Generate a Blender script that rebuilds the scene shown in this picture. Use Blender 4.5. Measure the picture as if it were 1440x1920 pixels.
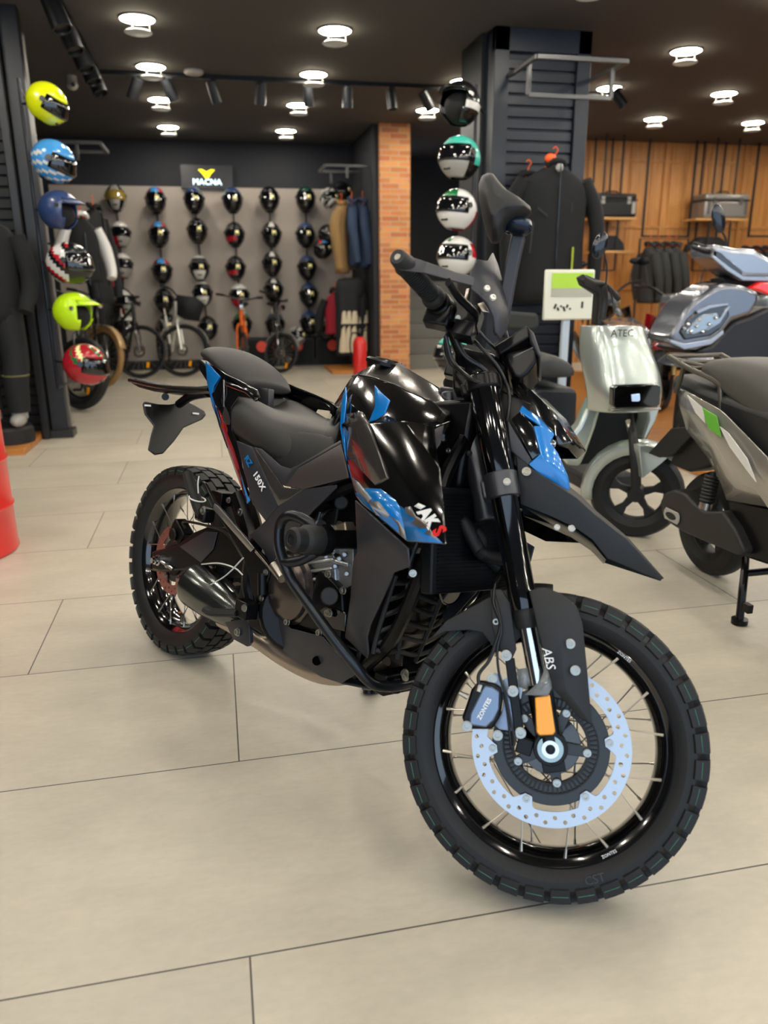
import bpy, bmesh, math, random
from mathutils import Vector, Matrix
for _o in list(bpy.data.objects): bpy.data.objects.remove(_o)
SC = bpy.context.scene; C = SC.collection
random.seed(7); PI = math.pi
V3 = Vector
# ---------------------------------------------------------------- camera
CAM_H = 1.163; FPX = 1443.0
PITCH, YAW, ROLL = 0.29250622, 0.20865333, -0.00631818
def cam_axes():
    cp, sp, cy, sy = math.cos(PITCH), math.sin(PITCH), math.cos(YAW), math.sin(YAW)
    f = V3((sy*cp, cy*cp, -sp)); r = V3((cy, -sy, 0)); u = r.cross(f)
    cr, sr = math.cos(ROLL), math.sin(ROLL)
    return cr*r+sr*u, -sr*r+cr*u, f
CR, CU, CF = cam_axes(); CO = V3((0, 0, CAM_H))
cd = bpy.data.cameras.new('camera'); cam = bpy.data.objects.new('camera', cd); C.objects.link(cam)
cd.sensor_fit = 'VERTICAL'; cd.sensor_height = 36; cd.sensor_width = 27; cd.lens = FPX/1920*36
M4 = Matrix.Identity(4)
for i in range(3): M4[i][0] = CR[i]; M4[i][1] = CU[i]; M4[i][2] = -CF[i]; M4[i][3] = CO[i]
cam.matrix_world = M4; cd.clip_start = .05; cd.clip_end = 60
cd.dof.use_dof = True; cd.dof.focus_distance = 2.0; cd.dof.aperture_fstop = 2.9
SC.camera = cam
# ---------------------------------------------------------------- light level
vs = SC.view_settings; vs.view_transform = 'Standard'; vs.look = 'None'; vs.gamma = 1; vs.use_curve_mapping = False
vs.exposure = 0.32
LAMP_STRENGTH = 100.0; LAMP_COLOR = (1.0, .93, .80); DAYLIGHT = 1.6
wd = bpy.data.worlds.new('daylight'); SC.world = wd; wd.use_nodes = True
wd.node_tree.nodes['Background'].inputs[0].default_value = (.62, .79, 1.0, 1)
wd.node_tree.nodes['Background'].inputs[1].default_value = DAYLIGHT
# ---------------------------------------------------------------- pixel rays of the photograph -> real points on real planes
def ray(u, v): return CF + (u-720)/FPX*CR + (960-v)/FPX*CU
def hit(u, v, n, d):
    r = ray(u, v); t = (d-n.dot(CO))/n.dot(r); return CO+t*r
def WF(u, v, z=0): return hit(u, v, V3((0, 0, 1)), z)
def WY(u, v, y): return hit(u, v, V3((0, 1, 0)), y)
def WX(u, v, x): return hit(u, v, V3((1, 0, 0)), x)
class Frame:
    'a vehicle frame: x forward, y left, z up; pick() meets a pixel ray with the plane at lateral offset y'
    def __init__(s, x, y, az, lean=0, z=0):
        h = V3((math.cos(az), math.sin(az), 0)); l = V3((-math.sin(az), math.cos(az), 0)); k = V3((0, 0, 1))
        up = math.cos(lean)*k+math.sin(lean)*l; lf = math.cos(lean)*l-math.sin(lean)*k
        s.M = Matrix((h, lf, up)).transposed(); s.O = V3((x, y, z))
        s.W = s.M.to_4x4(); s.W.translation = s.O
    def pick(s, u, v, y):
        n = s.M.col[1]; P = hit(u, v, n, n.dot(s.O)+y); return s.M.transposed() @ (P-s.O)
# ---------------------------------------------------------------- materials
def lin(c):
    if isinstance(c, str): c = [int(c[i:i+2], 16)/255 for i in (0, 2, 4)]
    return [x/12.92 if x <= .04045 else ((x+.055)/1.055)**2.4 for x in c]
MATS = {}
def mat(name, col, rough=.5, metal=0, coat=0, bump=0, bscale=200, var=0, emit=0, trans=0, spec=.5):
    if name in MATS: return MATS[name]
    m = bpy.data.materials.new(name); m.use_nodes = True; nt = m.node_tree; b = nt.nodes['Principled BSDF']
    c = lin(col); b.inputs['Base Color'].default_value = (*c, 1); b.inputs['Roughness'].default_value = rough
    b.inputs['Metallic'].default_value = metal; b.inputs['Coat Weight'].default_value = coat; b.inputs['Coat Roughness'].default_value = .04
    b.inputs['Specular IOR Level'].default_value = spec
    if trans: b.inputs['Transmission Weight'].default_value = trans
    if emit: b.inputs['Emission Color'].default_value = (*c, 1); b.inputs['Emission Strength'].default_value = emit
    if bump or var:
        tc = nt.nodes.new('ShaderNodeTexCoord'); n = nt.nodes.new('ShaderNodeTexNoise'); n.inputs['Scale'].default_value = bscale
        n.inputs['Detail'].default_value = 3; nt.links.new(tc.outputs['Object'], n.inputs['Vector'])
        if bump:
            bp = nt.nodes.new('ShaderNodeBump'); bp.inputs['Strength'].default_value = bump; bp.inputs['Distance'].default_value = .002
            nt.links.new(n.outputs['Fac'], bp.inputs['Height']); nt.links.new(bp.outputs['Normal'], b.inputs['Normal'])
        if var:
            mr = nt.nodes.new('ShaderNodeMapRange'); mr.inputs['To Min'].default_value = 1-var; mr.inputs['To Max'].default_value = 1+var
            mx = nt.nodes.new('ShaderNodeMix'); mx.data_type = 'RGBA'; mx.blend_type = 'MULTIPLY'; mx.inputs[0].default_value = 1
            mx.inputs[6].default_value = (*c, 1); nt.links.new(n.outputs['Fac'], mr.inputs['Value']); nt.links.new(mr.outputs[0], mx.inputs[7])
            nt.links.new(mx.outputs[2], b.inputs['Base Color'])
    MATS[name] = m; return m
GLOSS = mat('gloss_black_paint', '060607', .12, 0, 1)
MATTE = mat('matte_black_plastic', '131417', .55, bump=.15, bscale=900)
DGREY = mat('dark_grey_panel', '36363b', .42, .3, bump=.05, bscale=800)
BRONZE = mat('bronze_grey_panel', '57504f', .38, .55)
GREYM = mat('grey_metallic_paint', '5a5755', .22, .7, .8)
BLUE = mat('blue_paint', '0476c4', .25, .1, .6)
VINYL = mat('seat_vinyl', '232322', .5, bump=.25, bscale=1200)
VINYLD = mat('seat_vinyl_dark', '101011', .55, bump=.25, bscale=1200)
RUBBER = mat('rubber', '0f0f11', .6, bump=.1, bscale=500)
BLKMET = mat('satin_black_metal', '141416', .3, .6)
TUBE = mat('graphite_tube', '34363a', .28, .8)
FORKB = mat('gloss_black_anodised', '08080a', .08, .5, 1)
CLAMP = mat('grey_clamp_metal', '4a4b50', .35, .8)
CHROME = mat('chrome', 'd8d8da', .08, 1)
STEEL = mat('stainless_steel', 'b9b4ab', .28, 1)
ALU = mat('cast_aluminium', 'a8aaad', .38, .9, bump=.2, bscale=300)
DISCM = mat('brushed_disc_steel', 'b4b8be', .3, 1)
BOLTM = mat('zinc_bolt', 'a8a8a2', .32, 1)
ORANGE = mat('orange_reflector', 'ffa50c', .3, 0, .6)
WHITE = mat('white_print', 'f0f0f0', .4)
REDP = mat('red_print', 'd8101c', .4)
SILVD = mat('silver_print', '8f8c8b', .3, .5)
BRAKEBLUE = mat('blue_grey_caliper', '7a8ba3', .3, .6)
TYREGREEN = mat('green_tyre_line', '3f7a66', .6)
FILM = mat('clear_film', 'd9dee2', .08, 0, 0, trans=.75)
MUFF = mat('dark_steel_silencer', '6c6f6e', .2, .95)
RUST = mat('warm_exhaust_steel', 'b8a899', .35, .85)
COPPER = mat('reddish_disc_steel', 'a2675c', .35, .6)
CABLE = mat('black_cable', '0c0c0e', .35)
ZIP = mat('white_zip_tie', 'd5d5cf', .4)
# ---------------------------------------------------------------- mesh builder
def frame_of(axis):
    a = V3(axis).normalized(); t = V3((0, 0, 1)) if abs(a.z) < .9 else V3((1, 0, 0))
    x = t.cross(a).normalized(); return x, a.cross(x), a
def catmull(pts, n=6):
    P = [V3(p) for p in pts]
    if n <= 1 or len(P) < 3: return P
    Q = [2*P[0]-P[1]]+P+[2*P[-1]-P[-2]]; out = []
    for i in range(1, len(Q)-2):
        a, b, c, d = Q[i-1:i+3]
        for k in range(n):
            t = k/n; out.append(.5*((2*b)+(c-a)*t+(2*a-5*b+4*c-d)*t*t+(3*b-a-3*c+d)*t**3))
    out.append(P[-1]); return out
class MB:
    def __init__(s): s.bm = bmesh.new(); s.mi = 0; s.mats = []
    def use(s, m):
        if m not in s.mats: s.mats.append(m)
        s.mi = s.mats.index(m); return s
    def poly(s, V, F):
        vs_ = [s.bm.verts.new(V3(v)) for v in V]
        for f in F:
            try: fc = s.bm.faces.new([vs_[i] for i in f]); fc.material_index = s.mi
            except ValueError: pass
        return s
    def rings(s, R, close=True, cap=True, loop=False):
        n = len(R[0]); vs_ = [[s.bm.verts.new(V3(p)) for p in r] for r in R]
        m = len(R)
        for i in range(m if loop else m-1):
            a, b = vs_[i], vs_[(i+1) % m]
            for k in range(n if close else n-1):
                try: f = s.bm.faces.new((a[k], a[(k+1) % n], b[(k+1) % n], b[k])); f.material_index = s.mi
                except ValueError: pass
        if cap and close and not loop:
            for r, q in ((vs_[0], -1), (vs_[-1], 1)):
                try: f = s.bm.faces.new(r[::q]); f.material_index = s.mi
                except ValueError: pass
        return s
    def box(s, c, sz, R=None):
        c = V3(c); h = V3(sz)/2; P = []
        for x, y, z in ((-1,-1,-1),(1,-1,-1),(1,1,-1),(-1,1,-1),(-1,-1,1),(1,-1,1),(1,1,1),(-1,1,1)):
            d = V3((x*h.x, y*h.y, z*h.z)); P.append(c+(R @ d if R else d))
        return s.poly(P, [(0,3,2,1),(4,5,6,7),(0,1,5,4),(1,2,6,5),(2,3,7,6),(3,0,4,7)])
    def cyl(s, p0, p1, r0, r1=None, seg=16):
        p0, p1 = V3(p0), V3(p1); r1 = r0 if r1 is None else r1; x, y, a = frame_of(p1-p0)
        return s.rings([[p+r*(math.cos(t*2*PI/seg)*x+math.sin(t*2*PI/seg)*y) for t in range(seg)] for p, r in ((p0, r0), (p1, r1))])
    def bar(s, p0, p1, w, h, up=(0,0,1)):
        p0, p1 = V3(p0), V3(p1); a = (p1-p0).normalized(); x = a.cross(V3(up)).normalized(); y = x.cross(a)
        return s.rings([[p+sx*x*w/2+sy*y*h/2 for sx, sy in ((-1,-1),(1,-1),(1,1),(-1,1))] for p in (p0, p1)])
    def tube(s, pts, r, seg=10, n=6, sq=1):
        P = catmull(pts, n); R = []; m = len(P); ref = None
        for i, p in enumerate(P):
            t = (P[min(i+1, m-1)]-P[max(i-1, 0)]).normalized()
            if ref is None: x, y, _ = frame_of(t); ref = x
            x = (ref-ref.dot(t)*t).normalized(); ref = x; y = t.cross(x)
            if hasattr(r, '__len__'):
                f = i/(m-1)*(len(r)-1); k = min(int(f), len(r)-2); rr = r[k]+(r[k+1]-r[k])*(f-k)
            else: rr = r
            R.append([p+rr*(math.cos(a*2*PI/seg)*x+sq*math.sin(a*2*PI/seg)*y) for a in range(seg)])
        return s.rings(R)
    def lathe(s, c, axis, prof, seg=32, loop=False, xr=None):
        c = V3(c); x, y, a = frame_of(axis)
        R = [[c+a*h+r*(math.cos(t*2*PI/seg)*x+math.sin(t*2*PI/seg)*y) for t in range(seg)] for r, h in prof]
        return s.rings(R, cap=not loop, loop=loop)
    def torus(s, c, axis, R, r, seg=40, rs=10, sq=1):
        return s.lathe(c, axis, [(R+r*math.cos(k*2*PI/rs), sq*r*math.sin(k*2*PI/rs)) for k in range(rs)], seg, loop=True)
    def ell(s, c, rad, R=None, seg=20, rg=12):
        c = V3(c); rows = []
        for i in range(1, rg):
            th = PI*i/rg; row = []
            for k in range(seg):
                ph = 2*PI*k/seg; d = V3((rad[0]*math.sin(th)*math.cos(ph), rad[1]*math.sin(th)*math.sin(ph), rad[2]*math.cos(th)))
                row.append(c+(R @ d if R else d))
            rows.append(row)
        return s.rings(rows)
    def prism(s, pts, off):
        P = [V3(p) for p in pts]; off = V3(off); return s.rings([P, [p+off for p in P]])
    def build(s, name, m=None, parent=None, bevel=0, sub=0, solid=0, smooth=True, merge=False, fn=None, xf=None, offset=0, segs=2, crease=False):
        bm = s.bm
        if xf is not None:
            for v in bm.verts: v.co = xf(v.co)
        if merge: bmesh.ops.remove_doubles(bm, verts=bm.verts, dist=1e-4)
        bmesh.ops.recalc_face_normals(bm, faces=bm.faces)
        me = bpy.data.meshes.new(name); bm.to_mesh(me); bm.free()
        for mm in (s.mats or [m]): me.materials.append(mm)
        o = bpy.data.objects.new(name, me); C.objects.link(o)
        if parent is not None: o.parent = parent
        for p in me.polygons: p.use_smooth = smooth
        if sub:
            d = o.modifiers.new('sub', 'SUBSURF'); d.levels = d.render_levels = sub
        if solid:
            d = o.modifiers.new('solid', 'SOLIDIFY'); d.thickness = solid; d.offset = offset
        if bevel:
            d = o.modifiers.new('bevel', 'BEVEL'); d.width = bevel; d.segments = segs; d.limit_method = 'ANGLE'; d.angle_limit = .5
        if smooth and not sub:
            try:
                me.shade_smooth() if False else None
                mark_sharp(me)
            except Exception: pass
        return o
def mark_sharp(me, ang=math.radians(35)):
    bm = bmesh.new(); bm.from_mesh(me)
    for e in bm.edges:
        if len(e.link_faces) == 2 and e.calc_face_angle(0) > ang: e.smooth = False
    bm.to_mesh(me); bm.free()
def thing(name, label, cat, loc=(0,0,0), rotz=0, group=None, W=None):
    o = bpy.data.objects.new(name, None); C.objects.link(o); o.empty_display_size = .1
    if W is not None: o.matrix_world = W
    else: o.location = loc; o.rotation_euler = (0, 0, rotz)
    tag(o, label, cat, group); return o
def tag(o, label=None, cat=None, group=None, kind=None):
    if label: o['label'] = label
    if cat: o['category'] = cat
    if group: o['group'] = group
    if kind: o['kind'] = kind
    return o
def struct(o): o['kind'] = 'structure'; return o
def dup(o, parent=None):
    c = o.copy(); C.objects.link(c)
    if parent is not None: c.parent = parent
    for ch in list(o.children): dup(ch, c)
    return c
def text(name, s, o, xd, yd, size, m, parent=None, depth=.0006, xf=None, spacing=1.0, shear=0, bold=0):
    'letters as a real thin mesh at point o, running along xd with up direction yd'
    cu = bpy.data.curves.new(name, 'FONT'); cu.body = s; cu.size = size; cu.extrude = depth/2; cu.space_character = spacing; cu.shear = shear; cu.offset = bold; cu.resolution_u = 2
    cu.align_x = 'CENTER'; cu.align_y = 'CENTER'
    t = bpy.data.objects.new('tmp', cu); C.objects.link(t); bpy.context.view_layer.update()
    me = bpy.data.meshes.new_from_object(t.evaluated_get(bpy.context.evaluated_depsgraph_get()))
    bpy.data.objects.remove(t)
    x = V3(xd).normalized(); y = V3(yd); y = (y-y.dot(x)*x).normalized(); z = x.cross(y); R = Matrix((x, y, z)).transposed()
    for v in me.vertices:
        p = V3(o)+R @ v.co; v.co = xf(p) if xf else p
    me.name = name; me.materials.clear(); me.materials.append(m)
    ob = bpy.data.objects.new(name, me); C.objects.link(ob)
    if parent is not None: ob.parent = parent
    return ob
def mirY(p): return V3((p[0], -p[1], p[2]))
# ---------------------------------------------------------------- room shell
CEIL = 2.96
def nodes(m): return m.node_tree.nodes, m.node_tree.links
def floor_material():
    m = mat('porcelain_tiles', 'b9b09f', .32); N, L = nodes(m); b = N['Principled BSDF']
    tc = N.new('ShaderNodeTexCoord'); mp = N.new('ShaderNodeMapping'); mp.inputs['Location'].default_value = (.014, -1.123, 0)
    L.new(tc.outputs['Object'], mp.inputs['Vector'])
    br = N.new('ShaderNodeTexBrick'); L.new(mp.outputs[0], br.inputs['Vector'])
    br.inputs['Scale'].default_value = 1; br.inputs['Brick Width'].default_value = 1.25; br.inputs['Row Height'].default_value = .6
    br.inputs['Mortar Size'].default_value = .0022; br.inputs['Mortar Smooth'].default_value = .3; br.offset = .5
    br.inputs['Color1'].default_value = (*lin('c9c0ae'), 1); br.inputs['Color2'].default_value = (*lin('bfb7a7'), 1); br.inputs['Mortar'].default_value = (*lin('5d564f'), 1)
    n1 = N.new('ShaderNodeTexNoise'); n1.inputs['Scale'].default_value = 3.0; n1.inputs['Detail'].default_value = 9; n1.inputs['Roughness'].default_value = .65
    mp2 = N.new('ShaderNodeMapping'); mp2.inputs['Scale'].default_value = (.7, 1.6, 1); L.new(tc.outputs['Object'], mp2.inputs['Vector']); L.new(mp2.outputs[0], n1.inputs['Vector'])
    n2 = N.new('ShaderNodeTexNoise'); n2.inputs['Scale'].default_value = 45; n2.inputs['Detail'].default_value = 4; L.new(mp2.outputs[0], n2.inputs['Vector'])
    mr = N.new('ShaderNodeMapRange'); mr.inputs['From Min'].default_value = .3; mr.inputs['From Max'].default_value = .7; mr.inputs['To Min'].default_value = .86; mr.inputs['To Max'].default_value = 1.08; L.new(n1.outputs['Fac'], mr.inputs['Value'])
    mr2 = N.new('ShaderNodeMapRange'); mr2.inputs['From Min'].default_value = .3; mr2.inputs['From Max'].default_value = .7; mr2.inputs['To Min'].default_value = .96; mr2.inputs['To Max'].default_value = 1.03; L.new(n2.outputs['Fac'], mr2.inputs['Value'])
    mu = N.new('ShaderNodeMath'); mu.operation = 'MULTIPLY'; L.new(mr.outputs[0], mu.inputs[0]); L.new(mr2.outputs[0], mu.inputs[1])
    mx = N.new('ShaderNodeMix'); mx.data_type = 'RGBA'; mx.blend_type = 'MULTIPLY'; mx.inputs[0].default_value = 1
    L.new(br.outputs['Color'], mx.inputs[6]); L.new(mu.outputs[0], mx.inputs[7]); L.new(mx.outputs[2], b.inputs['Base Color'])
    rr = N.new('ShaderNodeMapRange'); rr.inputs['To Min'].default_value = .34; rr.inputs['To Max'].default_value = .5; L.new(n1.outputs['Fac'], rr.inputs['Value']); L.new(rr.outputs[0], b.inputs['Roughness'])
    bp = N.new('ShaderNodeBump'); bp.inputs['Strength'].default_value = .25; bp.inputs['Distance'].default_value = .002; bp.invert = True
    L.new(br.outputs['Fac'], bp.inputs['Height']); L.new(bp.outputs['Normal'], b.inputs['Normal'])
    return m
def brick_material():
    m = mat('orange_brick', 'b5713f', .8); N, L = nodes(m); b = N['Principled BSDF']
    tc = N.new('ShaderNodeTexCoord'); sp = N.new('ShaderNodeSeparateXYZ'); ad = N.new('ShaderNodeMath'); ad.operation = 'ADD'; cb = N.new('ShaderNodeCombineXYZ')
    L.new(tc.outputs['Object'], sp.inputs[0]); L.new(sp.outputs[0], ad.inputs[0]); L.new(sp.outputs[1], ad.inputs[1]); L.new(ad.outputs[0], cb.inputs[0]); L.new(sp.outputs[2], cb.inputs[1])
    br = N.new('ShaderNodeTexBrick'); L.new(cb.outputs[0], br.inputs['Vector']); br.inputs['Scale'].default_value = 1
    br.inputs['Brick Width'].default_value = .22; br.inputs['Row Height'].default_value = .062; br.inputs['Mortar Size'].default_value = .006; br.inputs['Bias'].default_value = -.1
    br.inputs['Color1'].default_value = (*lin('d89458'), 1); br.inputs['Color2'].default_value = (*lin('b0663a'), 1); br.inputs['Mortar'].default_value = (*lin('c0a488'), 1)
    n = N.new('ShaderNodeTexNoise'); n.inputs['Scale'].default_value = 9; n.inputs['Detail'].default_value = 5; L.new(cb.outputs[0], n.inputs['Vector'])
    mx = N.new('ShaderNodeMix'); mx.data_type = 'RGBA'; mx.blend_type = 'OVERLAY'; mx.inputs[0].default_value = .7
    L.new(br.outputs['Color'], mx.inputs[6]); L.new(n.outputs['Color'], mx.inputs[7])
    n3 = N.new('ShaderNodeMix'); n3.data_type = 'RGBA'; n3.inputs[0].default_value = .35; L.new(br.outputs['Color'], n3.inputs[6]); L.new(mx.outputs[2], n3.inputs[7]); L.new(n3.outputs[2], b.inputs['Base Color'])
    bp = N.new('ShaderNodeBump'); bp.inputs['Distance'].default_value = .01; bp.invert = True; L.new(br.outputs['Fac'], bp.inputs['Height']); L.new(bp.outputs['Normal'], b.inputs['Normal'])
    return m
def wood_material(name, c1, c2, sc=(9, 9, .7), rough=.45):
    m = mat(name, c1, rough); N, L = nodes(m); b = N['Principled BSDF']
    tc = N.new('ShaderNodeTexCoord'); mp = N.new('ShaderNodeMapping'); mp.inputs['Scale'].default_value = sc; L.new(tc.outputs['Object'], mp.inputs['Vector'])
    n = N.new('ShaderNodeTexNoise'); n.inputs['Scale'].default_value = 2.5; n.inputs['Detail'].default_value = 6; L.new(mp.outputs[0], n.inputs['Vector'])
    r = N.new('ShaderNodeValToRGB'); r.color_ramp.elements[0].position = .3; r.color_ramp.elements[1].position = .7
    r.color_ramp.elements[0].color = (*lin(c1), 1); r.color_ramp.elements[1].color = (*lin(c2), 1); L.new(n.outputs['Fac'], r.inputs[0]); L.new(r.outputs[0], b.inputs['Base Color'])
    return m
M_CEIL = mat('dark_ceiling_paint', '4a4746', .85)
M_DARK = mat('black_wall_paint', '141519', .7)
M_DARK2 = mat('charcoal_wall_paint', '22242b', .7)
M_PANEL = mat('grey_wall_panel', 'b0a59b', .75, var=.05, bscale=2)
M_NAVY = mat('navy_black_paint', '161c28', .45)
M_NAVYS = mat('navy_slat', '111824', .4)
M_BLKSLAT = mat('black_slat', '0e0e11', .6)
M_POST = mat('dark_grey_post', '303134', .4, .4)
M_PGREY = mat('light_grey_post_panel', '6f6c6b', .5, .2)
M_WOOD = wood_material('oak_wall_boards', 'b07438', 'cc9050')
M_SHELF = wood_material('pale_wood_shelf', 'b98a50', 'c99c62', (1, 9, 9))
M_PLAT = wood_material('orange_wood_platform', 'b06e2c', 'c58440', (1, 8, 8))
M_RACK = mat('grey_steel_rack', '5b5b5c', .35, .6)
M_STAIR = mat('grey_stone_stair', '6f6f68', .7, var=.1, bscale=20)
def slab(name, x0, x1, y0, y1, z0, z1, m, bevel=0):
    o = MB().box(((x0+x1)/2, (y0+y1)/2, (z0+z1)/2), (x1-x0, y1-y0, z1-z0)).build(name, m, bevel=bevel); return struct(o)
slab('floor', -4.2, 10, -3, 13, -.1, 0, floor_material())
slab('ceiling', -4.2, 10, -3, 13, CEIL, CEIL+.15, M_CEIL)
slab('wall_back', -2.2, 2.2, 11.5, 11.65, 0, CEIL, M_DARK2)
o = slab('wall_back_panel', -2.0, 1.98, 11.46, 11.5, 0, 2.38, M_PANEL); o.name = 'trim_1'
slab('wall_left', -4.2, -4.05, -3, 6.4, 0, CEIL, M_DARK)
slab('wall_left_back', -2.25, -2.1, 6.6, 11.5, 0, CEIL, M_DARK2)
slab('wall_right', 9.85, 10, -3, 13, 0, CEIL, M_DARK2)
slab('wall_stairs_back', 2.2, 4.4, 12.4, 12.5, 0, CEIL, M_DARK)
slab('wall_partition', 2.0, 2.07, 9.98, 11.5, 0, CEIL, M_DARK2)
slab('wall_wood_side', 4.25, 4.35, 10.6, 12.5, 0, CEIL, M_DARK)
# oak wall made of boards with raised vertical mouldings and cross rails
b = MB(); b.box((7.1, 10.62, CEIL/2), (5.5, .08, CEIL))
x = 4.42
while x < 9.8:
    b.box((x, 10.57, CEIL/2), (.05, .04, CEIL)); b.box((x+.09, 10.575, CEIL/2), (.02, .02, CEIL)); b.box((x+.42, 10.575, CEIL/2), (.02, .02, CEIL)); x += .62
for z in (1.02, 1.86, 2.72): b.box((7.1, 10.572, z), (5.5, .03, .035))
struct(b.build('wall_wood', M_WOOD, bevel=.004))
# brick pier
slab('wall_brick_pier', 2.07, 2.45, 9.9, 10.35, 0, CEIL, brick_material())
# stairs behind the pier
b = MB()
for i in range(6): b.box((3.3, 10.25+.3*i+.15, (i+1)*.19/1-.095), (1.7, .3, .19)) if i == 0 else b.box((3.3, 10.25+.3*i+.15, (i+1)*.19/2), (1.7, .3, (i+1)*.19))
b.use(M_STAIR)
struct(b.build('stairs', M_STAIR, bevel=.006))
# the navy column with an inset slat panel on its front
slab('wall_column', 2.17, 2.95, 6.22, 6.95, 0, CEIL, M_NAVY)
b = MB()
for x0, x1 in ((2.17, 2.29), (2.84, 2.95)): b.box(((x0+x1)/2, 6.19, CEIL/2), (x1-x0, .06, CEIL))
b.box((2.56, 6.19, 2.88), (.78, .06, .16))
struct(b.build('trim_2', M_NAVY, bevel=.004))
b = MB(); z = .1
while z < 2.78: b.box((2.565, 6.205, z), (.55, .022, .066)); z += .082
struct(b.build('trim_3', M_NAVYS, bevel=.004))
struct(MB().box((2.15, 6.6, CEIL/2), (.04, .5, CEIL)).build('trim_4', M_POST))
# left slat wall, its post and the grey clad side beyond it
slab('wall_left_slats', -4.05, -1.36, 6.44, 6.6, 0, CEIL, M_DARK)
b = MB(); z = .06
while z < 2.95: b.box((-2.72, 6.425, z), (2.7, .024, .062)); z += .075
struct(b.build('trim_5', M_BLKSLAT, bevel=.003))
b = MB(); b.box((-1.335, 6.36, CEIL/2), (.05, .16, CEIL)); b.box((-1.24, 6.4, CEIL/2), (.12, .1, CEIL)); b.box((-1.235, 6.39, .03), (.19, .17, .06))
struct(b.build('trim_6', M_POST, bevel=.004))
slab('wall_left_return', -2.1, -1.24, 6.46, 6.75, 0, CEIL, M_DARK)
b = MB()
for i in range(6): b.box((-1.228, 6.61, .25+.48*i), (.02, .28, .465))
struct(b.build('trim_7', M_PGREY, bevel=.004))
MB_ = MB().box((-2.72, 6.06, .022), (2.7, .7, .044)).build('display_platform', M_PLAT, bevel=.004); tag(MB_, 'low orange wooden platform at the left slat wall, under the mannequin', 'platform')
tag(MB().box((6.3, 6.6, .02), (6.92, 5.2, .04)).build('display_platform', M_PLAT, bevel=.004), 'wide orange wooden platform on the right, carrying the dark grey scooter', 'platform')
tag(MB().box((1.75, 10.35, .02), (.62, .8, .04)).build('display_platform', M_PLAT, bevel=.004), 'small wooden platform left of the brick pier, under the trousers', 'platform')
# ---------------------------------------------------------------- downlights
M_LAMP = mat('lamp_white', 'ffffff', emit=1); N_, L_ = nodes(M_LAMP); N_['Principled BSDF'].inputs['Emission Color'].default_value = (*LAMP_COLOR, 1); N_['Principled BSDF'].inputs['Emission Strength'].default_value = LAMP_STRENGTH
M_LOWER = mat('frosted_disc', '7c786e', .4, emit=.5)
M_RING = mat('lamp_ring', '8a8680', .4)
def downlight(x, y, label, group=None):
    t = thing('downlight', label, 'light', (x, y, CEIL), group=group)
    MB().lathe((0, 0, 0), (0, 0, -1), [(.12, 0), (.13, 0), (.13, .012), (.12, .012)], 28, loop=True).build('lamp_ring', M_RING, t)
    MB().cyl((0, 0, -.002), (0, 0, -.010), .119, seg=28).build('diffuser', M_LAMP, t)
    b = MB().lathe((0, 0, -.088), (0, 0, -1), [(.092, 0), (.098, .004), (.092, .008)], 28)
    for a in (0, 2.1, 4.2): b.cyl((.08*math.cos(a), .08*math.sin(a), -.01), (.08*math.cos(a), .08*math.sin(a), -.09), .0015, seg=5)
    b.build('frosted_disc', M_LOWER, t); return t
LX = (-.4, 1.02, 2.44, 3.94, 5.2, 6.5); LY = (6.48, 7.78, 9.08, 10.58)
vis = {(-.4, 6.48): 'round downlight nearest the track corner at the top left, largest of the left row', (1.02, 6.48): 'large round downlight at the top centre of the photo',
 (-.4, 7.78): 'warm round downlight just in front of the cross track, above the left helmet columns', (1.02, 7.78): 'round downlight just in front of the cross track, above the right helmet columns',
 (-.4, 9.08): 'small round downlight behind the cross track, third back in the left row', (1.02, 9.08): 'small round downlight behind the cross track, left of the brick pier',
 (-.4, 10.58): 'round downlight closest to the helmet wall in the left row', (1.02, 10.58): 'round downlight closest to the helmet wall in the row above its right end',
 (2.44, 7.78): 'round downlight directly above the black and white open helmet', (2.44, 9.08): 'round downlight just behind the track above the brick pier',
 (3.94, 6.48): 'large round downlight at the upper right, first beyond the navy column', (3.94, 7.78): 'round downlight seen through the hanging rack on the navy column',
 (5.2, 7.78): 'round downlight in the middle of the right ceiling, second in its row', (5.2, 9.08): 'small round downlight near the top of the oak wall, left of the pair',
 (6.5, 9.08): 'small round downlight near the top of the oak wall at the right edge'}
for (x, y), l in vis.items(): downlight(x, y, l)
for x in (-3.2, -1.8, -.4, 1.02, 2.44, 3.94, 5.2, 6.5, 8.0):
    for y in LY+(5.18, 3.88, 2.58, 1.28, -.02, -1.32):
        if (x, y) in vis or (x < -1 and y > 6) or (x == 2.44 and y == 6.48) or (x in (-3.2, 8.0) and y in (5.18, 2.58, -.02)) : continue
        if y == 10.58 and x > 2: continue
        downlight(x, y, 'round ceiling downlight outside the picture, overhead or behind the viewpoint', 'downlights outside the picture')
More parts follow.
